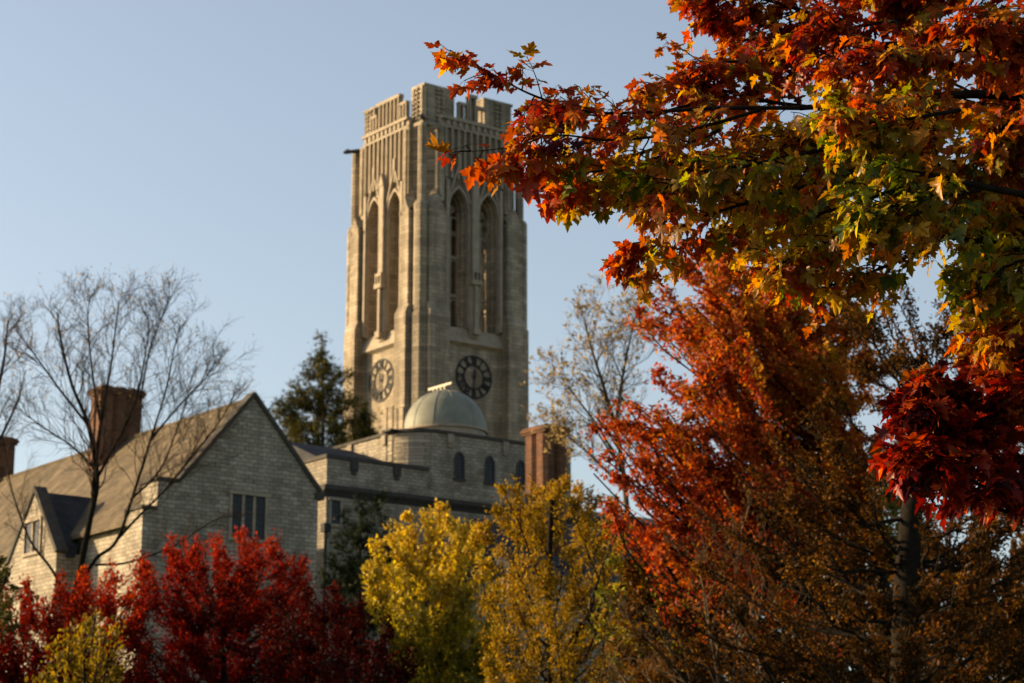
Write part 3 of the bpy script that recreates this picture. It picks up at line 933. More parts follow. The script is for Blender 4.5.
LM['brown'] = leaf_mat("russet leaves", [(0, (0.0164, 0.0115, 0.0041)), (.4, (0.0492, 0.0230, 0.0057)), (.75, (0.1558, 0.0541, 0.0082)), (1, (0.1968, 0.0943, 0.0123))], .4, gloss=.006)
LM['olive'] = leaf_mat("olive leaves", [(0, (0.025, 0.030, 0.006)), (.6, (0.060, 0.055, 0.009)), (1, (0.120, 0.090, 0.013))], .38)
LM['pine'] = leaf_mat("conifer needles", [(0, (.022, .028, .008)), (.6, (.06, .055, .012)), (1, (.17, .135, .025))], .2, gloss=.006)
LM['yew'] = leaf_mat("dark evergreen needles", [(0, (.006, .010, .005)), (1, (.018, .025, .009))], .15, gloss=.006)
LM['pale'] = leaf_mat("straw coloured leaves", [(0, (.22, .15, .07)), (.6, (.36, .26, .11)), (1, (.46, .34, .15))], .4)
LM['maple'] = leaf_mat("autumn maple leaves", [(0, (0.046, 0.003, 0.0028)), (.2, (0.195, 0.011, 0.0046)), (.42, (0.307, 0.049, 0.0056)), (.6, (0.335, 0.135, 0.0093)), (.78, (0.288, 0.200, 0.0130)), (.9, (0.158, 0.162, 0.0111)), (1, (0.056, 0.079, 0.0075))], .58, var=.4, gloss=.014, rough=.4)

# ------------------------------------------------------------------ bare trees
def bare_tree(name, label, Y, base_px, stems, levels, r0, wood, group=None, seed=1, buds=0.0, lenk=1.0, twig='twig', leafmat=None, lsize=.05, tipmin=0, rmin=.004):
    rg = np.random.default_rng(seed)
    b = at(base_px[0], base_px[1], Y); base = np.array([b[0], b[1], 0])
    root = thing(name, label, "tree", (float(b[0]), float(b[1]), 0), 0, group)
    W_ = Tubes(); B_ = Tubes(); tips = []
    up = np.array([0, 0, 1.])
    def grow(p, d, L, r, lev):
        n = 6
        pts = [p]; dd = d.copy()
        for i in range(n):
            dd = dd + rg.normal(0, .17, 3) + up * .03
            dd /= np.linalg.norm(dd)
            pts.append(pts[-1] + dd * L / n)
        pts = np.array(pts)
        B_.add(pts, r, max(r * .35, rmin), 3)
        if lev >= levels:
            tips.append((pts[-1], dd)); tips.append((pts[3], dd)); return
        k = int(rg.integers(4, 7)) if levels < 3 else int(rg.integers(4, 6))
        for j in range(k):
            t = rg.uniform(.2, 1.0); i = min(int(t * n), n - 1); q = pts[i] + (pts[i + 1] - pts[i]) * (t * n - i)
            ax = rg.normal(0, 1, 3); ax -= ax.dot(dd) * dd; ax /= np.linalg.norm(ax)
            an = rg.uniform(.45, 1.0)
            nd_ = dd * math.cos(an) + ax * math.sin(an) + up * .18
            nd_ /= np.linalg.norm(nd_)
            grow(q, nd_, L * rg.uniform(.42, .72) * (1.05 - .35 * t), max(r * .42, rmin * 1.3), lev + 1)
    for st in stems:
        pts = [at(*s[:2], Y + (s[2] if len(s) > 2 else 0)) - base for s in st['p']]
        if st.get('ground'): pts = [np.zeros(3)] + pts
        sp = spline(pts, 6)
        ra = r0 * st.get('r', 1.0); W_.add(sp, ra, max(ra * .16, .008), 7)
        n = st.get('n', 16); lo = st.get('lo', .3)
        tot = np.linalg.norm(np.diff(sp, axis=0), axis=1).sum()
        for j in range(n):
            t = lo + (1 - lo) * (j + rg.uniform(0, 1)) / n
            i = min(int(t * (len(sp) - 1)), len(sp) - 2); q = sp[i]
            d = sp[i + 1] - sp[i]; d /= np.linalg.norm(d)
            ax = rg.normal(0, 1, 3); ax[1] *= .8; ax -= ax.dot(d) * d; ax /= np.linalg.norm(ax)
            an = rg.uniform(.35, .8)
            nd_ = d * math.cos(an) + ax * math.sin(an) + up * .12; nd_ /= np.linalg.norm(nd_)
            grow(q, nd_, st.get('L', 2.6) * lenk * rg.uniform(.6, 1.15) * (1.15 - .6 * t), max(ra * (1 - .8 * t) * .4, .012), 1)
    W_.build("trunk", M[wood], root); B_.build("branches", M[twig], root)
    if leafmat and tips:
        tp = [t for t in tips if (t[0][2] > tipmin)]
        idx = rg.integers(0, len(tp), int(len(tp) * buds))
        P = np.array([tp[i][0] for i in idx]) + rg.normal(0, .06, (len(idx), 3)); D = np.array([tp[i][1] for i in idx]) + rg.normal(0, .5, (len(idx), 3))
        leaves_mesh("crown", P, D, rg.normal(0, 1, (len(idx), 3)), rg.uniform(.6, 1.3, len(idx)) * lsize, rg.uniform(0, 1, len(idx)), 'oval', leafmat, root)
    return root

bare_tree("bare_tree", "tall bare grey tree with fine twigs in front of the stone house", 60, (66, 660),
    [dict(p=[(66, 640), (76, 590), (90, 520), (97, 478), (88, 425), (72, 385), (62, 345), (57, 312)], ground=1, r=1.0, n=32, lo=.42, L=2.3),
     dict(p=[(92, 510), (97, 450), (103, 410), (111, 365), (116, 325), (119, 300)], r=.5, n=27, lo=.25, L=1.9),
     dict(p=[(74, 600), (95, 560), (117, 540), (138, 480), (152, 435), (166, 390), (174, 350), (180, 325)], r=.5, n=32, lo=.3, L=1.9),
     dict(p=[(117, 540), (140, 515), (165, 490), (188, 460), (204, 430)], r=.35, n=24, lo=.25, L=1.9),
     dict(p=[(97, 478), (118, 440), (136, 400), (146, 350), (149, 315)], r=.4, n=27, lo=.25, L=1.8),
     dict(p=[(70, 605), (52, 570), (30, 540), (12, 490), (2, 430)], r=.42, n=21, lo=.3, L=1.7),
     dict(p=[(88, 425), (60, 390), (35, 355), (16, 330)], r=.35, n=24, lo=.25, L=1.6),
     dict(p=[(97, 470), (70, 445), (40, 425), (14, 405)], r=.3, n=21, lo=.2, L=1.9),
     dict(p=[(130, 500), (160, 470), (180, 420), (192, 380)], r=.3, n=21, lo=.2, L=2.0),
     dict(p=[(150, 440), (180, 405), (204, 380), (216, 362)], r=.28, n=22, lo=.2, L=1.7),
     dict(p=[(165, 490), (196, 452), (222, 418), (232, 398)], r=.28, n=20, lo=.2, L=1.5),
     dict(p=[(100, 420), (92, 370), (88, 320), (90, 295)], r=.3, n=22, lo=.2, L=1.6),
     dict(p=[(140, 400), (150, 350), (165, 310), (170, 296)], r=.25, n=20, lo=.2, L=1.5),
     dict(p=[(95, 565), (130, 562), (175, 545), (215, 520), (240, 515)], r=.3, n=13, lo=.3, L=1.1)],
    3, .12, 'bark', seed=5, buds=.16, leafmat=LM['pale'], lsize=.07, twig='twig', tipmin=14.5, rmin=.0024)
bare_tree("bare_tree", "thin bare tree at the left edge behind the tall bare one", 72, (-30, 640),
    [dict(p=[(-28, 600), (-20, 500), (-8, 420), (4, 360), (8, 320)], ground=1, n=16, lo=.5, L=2.2),
     dict(p=[(-18, 480), (0, 440), (18, 400), (26, 370)], r=.5, n=10, lo=.3, L=1.7)],
    3, .14, 'bark', seed=9)

# ------------------------------------------------------------------ conifers
def px_clumps(L, k=1.0, dY=1.5, wt=1.0):
    return [(x, y, r * k, r * k * .85, rnd(-dY, dY), wt) for x, y, r in L]
clump_tree("conifer", "tall open conifer with a pointed top between the gable and the clock tower", "conifer", 146,
    [(322, 600), (322, 500), (323, 420), (322, 365), (322, 336)],
    px_clumps([(322, 340, 4), (322, 352, 6), (315, 362, 7), (329, 362, 7), (308, 374, 8), (322, 376, 8), (337, 371, 8), (346, 376, 6), (300, 386, 8), (316, 392, 9), (331, 390, 8), (345, 392, 8),
               (293, 398, 8), (306, 404, 9), (350, 402, 7), (280, 406, 9), (276, 413, 6), (326, 408, 10), (341, 410, 8), (292, 418, 10), (310, 422, 10), (338, 424, 10), (350, 420, 6),
               (282, 424, 8), (298, 434, 11), (318, 438, 11), (340, 440, 10), (285, 445, 12), (305, 455, 14), (330, 458, 14), (350, 460, 12), (296, 480, 18), (335, 485, 18)], 1.3),
    'tuft', .38, 4.6, LM['pine'], const_tint(.5, .25), wood='bark_pale', r_trunk=.24, taper=.12, twigs=6, up=.15, droop=.25, limb_r=.06, twig_r=.012, spread=.3, nrm_up=.2, jit=.2)
clump_tree("conifer", "low bushy conifer in front of the left clock face", "conifer", 148,
    [(364, 600), (364, 520), (364, 450), (365, 412)],
    px_clumps([(365, 406, 6), (362, 414, 8), (370, 418, 7), (358, 424, 9), (369, 430, 9), (354, 436, 10), (366, 440, 10), (372, 436, 6), (356, 450, 12), (368, 455, 12)]),
    'tuft', .36, 4.0, LM['pine'], const_tint(.3, .2), r_trunk=.25, twigs=5, up=.2, twig_r=.012, spread=.3, nrm_up=.2, jit=.2)
clump_tree("evergreen_shrub", "dark green spired evergreen against the wall of the wing", "evergreen", 96,
    [(360, 640), (360, 560), (361, 510)],
    px_clumps([(379, 497, 6), (378, 507, 8), (362, 503, 6), (362, 513, 8), (347, 516, 6), (348, 527, 9), (370, 523, 10), (386, 520, 8), (338, 541, 9), (355, 542, 12), (378, 543, 13), (333, 557, 10), (347, 562, 14),
               (368, 564, 14), (390, 560, 12), (330, 580, 14), (352, 586, 16), (378, 588, 16), (340, 610, 18), (370, 615, 18), (395, 600, 16)]),
    'tuft', .30, 4.2, LM['yew'], const_tint(.5, .3), r_trunk=.12, twigs=8, up=.7, spread=.3, nrm_up=.2, twig_r=.01, jit=.2)

# ------------------------------------------------------------------ small red trees by the house
def red_clumps(top, bottom, r0=12, r1=20, dY=2.5, step=22):
    """columns of clumps from a ragged top outline down to the bottom"""
    out = []
    for i in range(len(top) - 1):
        (xa, ya), (xb, yb) = top[i], top[i + 1]
        k = max(1, int((xb - xa) / step))
        for j in range(k):
            t = (j + .5) / k; x = xa + (xb - xa) * t; y = ya + (yb - ya) * t
            yy = y + r0 * .7
            while yy < bottom:
                f = min(1, (yy - y) / 90)
                r = r0 + (r1 - r0) * f * rnd(.8, 1.1)
                out.append((x + rnd(-6, 6), yy, r, r * .9, rnd(-dY, dY), 1.0)); yy += r * 1.25
    return out
def red_tint(lo, hi, z0, z1):  # leaf pigment darkens towards the foot, painting in the shade there
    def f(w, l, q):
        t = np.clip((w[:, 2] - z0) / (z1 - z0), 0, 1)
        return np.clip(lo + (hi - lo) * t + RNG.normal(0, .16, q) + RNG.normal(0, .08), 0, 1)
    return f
clump_tree("red_maple", "bright scarlet small tree with feathery upright sprays below the gable window", "red tree", 44,
    [(225, 800), (225, 700), (222, 620)],
    red_clumps([(118, 560), (160, 540), (185, 530), (210, 540), (235, 528), (262, 524), (292, 542), (318, 556)], 720, 9, 19),
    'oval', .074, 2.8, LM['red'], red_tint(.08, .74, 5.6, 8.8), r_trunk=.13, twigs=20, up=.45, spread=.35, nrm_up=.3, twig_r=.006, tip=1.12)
clump_tree("red_maple", "orange tinged red small tree at the foot of the bare tree", "red tree", 41,
    [(60, 800), (60, 700), (62, 640)],
    red_clumps([(-60, 600), (-20, 588), (10, 582), (40, 576), (70, 572), (100, 565), (128, 560), (150, 575)], 720, 9, 18),
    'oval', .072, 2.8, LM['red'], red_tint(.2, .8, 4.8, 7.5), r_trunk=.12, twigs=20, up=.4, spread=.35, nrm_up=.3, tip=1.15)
clump_tree("red_maple", "deep maroon small tree in shade beside the yellow tree", "red tree", 39,
    [(345, 800), (345, 720), (342, 660)],
    red_clumps([(255, 590), (290, 572), (320, 580), (345, 592), (375, 606), (400, 628), (416, 650)], 725, 10, 20),
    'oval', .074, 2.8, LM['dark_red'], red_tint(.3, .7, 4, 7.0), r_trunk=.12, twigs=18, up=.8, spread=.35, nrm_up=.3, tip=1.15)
clump_tree("young_tree", "small yellow green shrub with upright shoots in front of the red trees", "shrub", 31,
    [(85, 800), (85, 720), (84, 660)],
    px_clumps([(84, 622, 9), (96, 612, 6), (120, 622, 7), (70, 632, 9), (104, 634, 10), (86, 640, 12), (52, 648, 10), (66, 655, 12), (100, 656, 14), (118, 648, 8), (82, 668, 16), (50, 670, 12), (112, 676, 14), (40, 684, 12), (70, 692, 16), (100, 700, 18)], 1.0, 1),
    'oval', .09, 2.0, LM['amber'], lambda w, l, q: np.clip(.18 + .35 * (w[:, 2] - 3.5) / 2.2 + RNG.normal(0, .14, q), 0, 1), r_trunk=.05, twigs=16, up=1.3, spread=.35, nrm_up=.2, tip=1.15)
clump_tree("olive_tree", "dull olive green tree cut by the left edge of the view", "tree", 37,
    [(-40, 800), (-40, 700), (-35, 600)],
    px_clumps([(-10, 556, 14), (8, 572, 14), (-25, 575, 20), (12, 595, 12), (-8, 600, 20), (4, 622, 14), (-30, 630, 24), (-70, 600, 26), (-60, 650, 26)], 1.0, 2),
    'oval', .08, 2.6, LM['olive'], const_tint(.4, .2), r_trunk=.1, twigs=14, up=.5)

# ------------------------------------------------------------------ yellow and amber trees
def ytint(w, l, q):
    return np.clip(.12 + .62 * (w[:, 2] - 3.6) / 3.6 + RNG.normal(0, .10, q) + RNG.normal(0, .05), 0, 1)
ycl = px_clumps([(440, 508, 11), (424, 512, 12), (408, 520, 13), (392, 532, 13), (450, 522, 13), (466, 524, 11), (478, 536, 13), (432, 530, 15), (412, 540, 15), (380, 548, 12), (372, 560, 11),
                 (396, 556, 15), (450, 544, 16), (470, 552, 16), (430, 556, 17), (370, 578, 11), (386, 578, 14), (408, 576, 16), (452, 570, 17), (484, 566, 14), (432, 582, 18), (400, 600, 13), (390, 612, 10),
                 (420, 606, 17), (448, 600, 18), (472, 592, 18), (410, 630, 16), (432, 630, 19), (460, 626, 19), (424, 655, 18), (450, 655, 20), (474, 645, 18), (436, 682, 20), (465, 685, 20), (415, 690, 16), (372, 596, 10), (366, 566, 9), (490, 590, 14), (492, 630, 15), (440, 640, 20), (402, 660, 14), (396, 640, 12), (446, 580, 18), (442, 615, 18), (488, 660, 16), (445, 705, 22)], 1.0, 2)
clump_tree("yellow_tree", "bright yellow tree turning green at its foot, below the domed wing", "yellow tree", 42,
    [(448, 800, 1), (447, 700, 1.3), (443, 600, 1.4), (440, 540, 1.2)], ycl, 'lo', .072, 2.3, LM['gold'], ytint, r_trunk=.12, twigs=11, up=.6, spread=.4, nrm_up=.4)
acl = px_clumps([(562, 482, 11), (540, 484, 12), (580, 488, 13), (520, 484, 14), (504, 494, 13), (552, 492, 16), (592, 496, 15), (530, 504, 17), (500, 514, 15), (570, 510, 18), (604, 520, 16), (484, 530, 12),
                 (516, 528, 18), (546, 530, 19), (586, 536, 19), (500, 550, 17), (530, 556, 19), (562, 558, 20), (600, 560, 19), (620, 545, 14), (510, 580, 19), (545, 584, 20), (580, 588, 20), (612, 586, 18), (490, 606, 16),
                 (524, 610, 20), (558, 614, 21), (594, 618, 20), (506, 640, 20), (540, 645, 22), (576, 648, 22), (610, 640, 20), (494, 670, 20), (526, 678, 22), (562, 682, 22), (600, 676, 22), (626, 522, 12), (636, 560, 15), (630, 600, 17), (634, 640, 18), (628, 678, 20), (480, 560, 13), (484, 640, 14), (612, 500, 10)], 1.05, 2.5)
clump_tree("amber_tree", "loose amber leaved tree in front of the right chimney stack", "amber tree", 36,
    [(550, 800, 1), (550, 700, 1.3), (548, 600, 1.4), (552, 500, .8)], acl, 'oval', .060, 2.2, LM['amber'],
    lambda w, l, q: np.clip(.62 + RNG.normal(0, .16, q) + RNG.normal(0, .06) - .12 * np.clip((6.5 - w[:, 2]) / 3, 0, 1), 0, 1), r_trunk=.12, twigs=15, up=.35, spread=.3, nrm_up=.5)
clump_tree("yellow_shrub", "yellow green bush low between the amber tree and the twiggy bush", "shrub", 33,
    [(645, 800), (645, 700), (642, 620)],
    px_clumps([(615, 562, 9), (610, 590, 13), (630, 584, 13), (650, 592, 13), (668, 574, 11), (676, 588, 12), (660, 606, 13), (690, 598, 10), (622, 610, 13), (600, 625, 13), (640, 630, 15), (670, 640, 16), (620, 655, 18), (650, 670, 20)], 1.0, 1.5),
    'lo', .085, 1.6, LM['gold'], const_tint(.3, .14), r_trunk=.06, twigs=12, up=.4)

# ------------------------------------------------------------------ pale half-bare tree behind
bare_tree("half_bare_tree", "pale half bare tree with sparse straw leaves right of the tower", 84, (640, 700),
    [dict(p=[(636, 600), (628, 520), (620, 450), (606, 395), (592, 350), (584, 318)], ground=1, n=36, lo=.45, L=2.6),
     dict(p=[(622, 470), (600, 430), (578, 400), (556, 372)], r=.5, n=26, lo=.25, L=2.0),
     dict(p=[(624, 490), (596, 460), (572, 440), (552, 425)], r=.4, n=24, lo=.25, L=1.7),
     dict(p=[(615, 430), (622, 380), (630, 340), (636, 320)], r=.5, n=28, lo=.25, L=2.2)],
    3, .16, 'bark_pale', seed=21, buds=.6, leafmat=LM['pale'], lsize=.15, twig='twig_tan')

# ------------------------------------------------------------------ orange red maple in the middle distance: layered sprays sweeping left
ocl = []
def layer(p, q, n, r0, r1, flat=.5, dY=1.2, y0=0):
    for i in range(n):
        t = (i + rnd(.2, .8)) / n
        ocl.append((p[0] + (q[0] - p[0]) * t + rnd(-5, 5), p[1] + (q[1] - p[1]) * t + rnd(-5, 5), r0 + (r1 - r0) * t, (r0 + (r1 - r0) * t) * flat, y0 + rnd(-dY, dY), 1.0))
layer((790, 330), (672, 262), 7, 24, 15, .75); layer((800, 345), (650, 292), 8, 24, 14, .7); layer((790, 300), (700, 250), 6, 22, 14, .8)
layer((800, 370), (632, 318), 9, 24, 13, .6); layer((800, 395), (700, 350), 6, 24, 18, .6)
layer((780, 410), (655, 372), 7, 22, 13, .55); layer((770, 440), (600, 396), 9, 22, 10, .5); layer((760, 440), (610, 420), 8, 22, 12, .5)
layer((740, 470), (592, 425), 8, 20, 9, .5); layer((730, 490), (602, 455), 7, 20, 11, .5); layer((710, 505), (598, 500), 6, 20, 11, .5); layer((700, 530), (600, 535), 5, 20, 12, .5)
layer((860, 400), (760, 380), 6, 24, 22, .7, y0=1); layer((870, 440), (760, 430), 5, 24, 22, .6, y0=1); layer((830, 350), (740, 320), 5, 22, 22, .8, y0=1)
layer((880, 330), (780, 300), 5, 22, 20, .7, y0=.6); layer((890, 370), (790, 350), 5, 22, 20, .7, y0=.4); layer((880, 470), (780, 455), 5, 22, 22, .65, y0=.6)
layer((860, 500), (700, 470), 7, 24, 22, .6, y0=.2); 
layer((750, 415), (680, 395), 4, 20, 18, .6, y0=-.4); layer((760, 360), (690, 330), 4, 20, 18, .6, y0=-.6); layer((690, 475), (592, 470), 5, 18, 11, .5); layer((670, 445), (584, 412), 5, 16, 9, .5)
layer((680, 555), (606, 520), 5, 16, 10, .5)
def otint(w, l, q):
    # redder at the free left edge, rust inside; sunlit top painted paler, foot darker
    xx = (w[:, 0] / w[:, 1] * FPX * .975 + 512 - 600) / 200
    return np.clip(.36 + .22 * xx + .15 * np.clip((w[:, 2] - 6.0) / 2.2, 0, 1) + RNG.normal(0, .16, q) + RNG.normal(0, .13) - .5 * np.clip((4.9 - w[:, 2]) / 2.2, 0, 1), 0, 1)
clump_tree("orange_maple", "orange and red maple with layered sprays sweeping left, right of the tower", "maple tree", 29,
    [(895, 800, 2.5), (890, 640, 2.2), (868, 520, 1.6), (835, 420, 1.2), (790, 330, .8)], [(a_, b_, c_ * 1.12, d_ * 1.2, e_, f_) for a_, b_, c_, d_, e_, f_ in ocl], 'lo', .056, 2.8, LM['orange'], otint, r_trunk=.13, twigs=13, up=.12, droop=.3, spread=.35, nrm_up=.8, tip=1.1, depthk=1.0)

# ------------------------------------------------------------------ dark spreading tree at right
rcl = []
def rl(L, wt=1.0, dY=1.8):
    for x, y, r in L: rcl.append((x, y, r, r * .75, rnd(-dY, dY), wt))
rl([(800, 470, 22), (830, 450, 20), (790, 500, 24), (835, 490, 20), (868, 478, 16), (820, 530, 24), (860, 520, 18), (850, 560, 24), (800, 570, 26), (880, 545, 18), (940, 540, 20), (965, 560, 24), (985, 540, 22),
    (1010, 520, 24), (1000, 575, 26), (1020, 600, 26), (930, 590, 22), (890, 595, 24), (855, 610, 26), (810, 620, 26), (870, 640, 26), (910, 640, 22), (830, 660, 26), (960, 620, 22), (1040, 560, 26), (1060, 620, 30), (780, 650, 26), (995, 640, 22), (958, 508, 20), (1000, 498, 20), (926, 516, 14), (1030, 480, 24), (975, 585, 22), (1015, 515, 20), (985, 515, 18)], 1.0)
rl([(700, 560, 18), (730, 530, 18), (760, 500, 18), (720, 590, 20), (760, 560, 20), (680, 610, 20), (740, 620, 22), (700, 650, 22), (780, 600, 22), (770, 440, 16), (800, 420, 16), (740, 470, 16), (830, 400, 16), (650, 640, 18)], .7)
rl([(840, 300, 22), (870, 320, 20), (900, 300, 18), (920, 330, 18), (950, 310, 20), (890, 350, 22), (850, 360, 22), (930, 370, 20), (960, 350, 20), (990, 330, 18), (1010, 360, 20), (880, 400, 22), (905, 430, 18), (980, 400, 20),
    (1040, 330, 26), (1050, 420, 28), (1010, 440, 22), (880, 290, 18), (910, 350, 20), (945, 335, 18), (975, 300, 18), (1000, 300, 18)], .75)
clump_tree("dark_spreading_tree", "dark spreading tree with thick limbs and small russet leaves at the right", "tree", 25,
    [(905, 800), (906, 640), (908, 560), (913, 500), (924, 450), (940, 410)], rcl, 'oval', .05, 2.4, LM['brown'],
    lambda w, l, q: np.clip(RNG.normal(.42, .2) + RNG.normal(0, .2, q), 0, 1), r_trunk=.21, twigs=22, up=.2, spread=.3, nrm_up=.5, limb_r=.07, twig_r=.007)

# ------------------------------------------------------------------ twiggy brown bush in the middle foreground
bare_tree("twiggy_bush", "tangled brown leafless bush between the amber tree and the dark tree", 27, (720, 760),
    [dict(p=[(720, 720), (715, 660), (706, 610), (700, 560)], ground=1, n=9, lo=.2, L=1.0),
     dict(p=[(720, 740), (745, 670), (760, 610), (768, 550)], r=.6, n=9, lo=.15, L=1.0),
     dict(p=[(720, 740), (690, 690), (660, 650), (635, 620)], r=.6, n=8, lo=.15, L=.9),
     dict(p=[(720, 740), (770, 700), (810, 660), (840, 625)], r=.5, n=8, lo=.15, L=.9),
     dict(p=[(715, 740), (672, 710), (630, 690), (600, 675)], r=.5, n=7, lo=.15, L=.8),
     dict(p=[(720, 740), (735, 660), (735, 590), (742, 520)], r=.5, n=9, lo=.15, L=1.0),
     dict(p=[(730, 740), (800, 715), (860, 695), (920, 680)], r=.5, n=7, lo=.15, L=.8)],
    3, .035, 'bark_pale', seed=33, buds=.25, leafmat=LM['brown'], lsize=.07, twig='twig_tan', rmin=.002)

# ------------------------------------------------------------------ dense russet trees filling the lower right
clump_tree("russet_tree", "dense dark russet tree behind the twiggy bush, under the orange maple", "tree", 31,
    [(745, 800), (745, 700), (748, 600), (752, 520)],
    red_clumps([(612, 560), (650, 520), (690, 480), (740, 450), (790, 440), (830, 470), (870, 520)], 735, 14, 26, 1.5, 30),
    'oval', .075, 2.2, LM['brown'], lambda w, l, q: np.clip(RNG.normal(.42, .2) + RNG.normal(0, .13, q), 0, 1), r_trunk=.12, twigs=14, up=.3, spread=.3, nrm_up=.5)
clump_tree("russet_tree", "dense amber flecked russet tree low at the right edge", "tree", 35,
    [(985, 800), (985, 700), (988, 620)],
    red_clumps([(880, 560), (920, 530), (960, 545), (1000, 530), (1050, 520)], 735, 14, 26, 1.5, 30),
    'oval', .075, 2.0, LM['brown'], lambda w, l, q: np.clip(RNG.normal(.5, .2) + RNG.normal(0, .13, q), 0, 1), r_trunk=.12, twigs=14, up=.3, spread=.3, nrm_up=.5)

# ------------------------------------------------------------------ background wood at right, each tree on its own
BK = [("dusky brown tree filling the gap behind the twiggy bush", 52, 700, [(640, 560), (680, 500), (720, 470), (770, 460), (800, 480)], 'brown', .35),
      ("olive brown tree behind the trunk of the dark tree", 56, 860, [(790, 500), (830, 470), (870, 455), (910, 480), (940, 520)], 'olive', .25),
      ("russet backdrop tree at the far right edge", 50, 1010, [(930, 560), (970, 540), (1010, 550), (1060, 540)], 'brown', .3)]
for lab, Y, tx, top, mt, tn in BK:
    clump_tree("backdrop_tree", lab, "tree", Y, [(tx, 820), (tx, 700), (tx, 620), (tx + 4, 540)], red_clumps(top, 735, 20, 30, 3.5, 40),
               'oval', .14, 3.2, LM[mt], const_tint(tn, .16), r_trunk=.2, twigs=7, up=.3, spread=.3)

# ------------------------------------------------------------------ unseen trees added to shade the red trees' foot and the wing's upper block
for lab, x, y, h, w, tn in (("broad olive brown tree added out of view to shade the red trees", -33, 48, 12.6, 6.0, .4), ("russet tree added unseen for shade, left of the yellow green shrub", -27, 42, 9.6, 5.0, .5),
                            ("tall olive tree added unseen for shade, left of the bare tree", -38, 54, 13, 5.5, .3), ("dark bushy tree added unseen behind the house roof to shade the wing", -18.5, 134, 28.8, 4.6, .15)):
    root = thing("unseen_shade_tree", lab, "tree", (x, y, 0))
    tb = Tubes(); P = []; 
    tr = spline([np.array([0, 0, 0.]), np.array([.1, 0, h * .3]), np.array([-.1, .1, h * .6]), np.array([0, 0, h * .9])], 6); tb.add(tr, .22, .05, 8)
    for k in range(46):
        a = RNG.uniform(0, 6.28); z = h * RNG.uniform(.25, .97); rr_ = w * math.sqrt(max(.05, 1 - ((z / h - .55) / .47) ** 2)) * RNG.uniform(.4, 1)
        e = np.array([rr_ * math.cos(a), rr_ * math.sin(a), z]); i = int(min(max(z / h - .25, .1), .8) * len(tr)); tb.add(curve(tr[i], e, (0, 0, .2), 6, .1), .05, .012, 5)
        P.append(e + RNG.normal(0, .85, (600, 3)))
    tb.build("trunk", M['bark'], root)
    P = np.concatenate(P); n_ = len(P)
    leaves_mesh("crown", P, RNG.normal(0, 1, (n_, 3)), RNG.normal(0, .6, (n_, 3)) + np.array([0, 0, .8]), RNG.uniform(.10, .2, n_), np.clip(RNG.normal(tn, .2, n_), 0, 1), 'oval', LM['brown'], root)

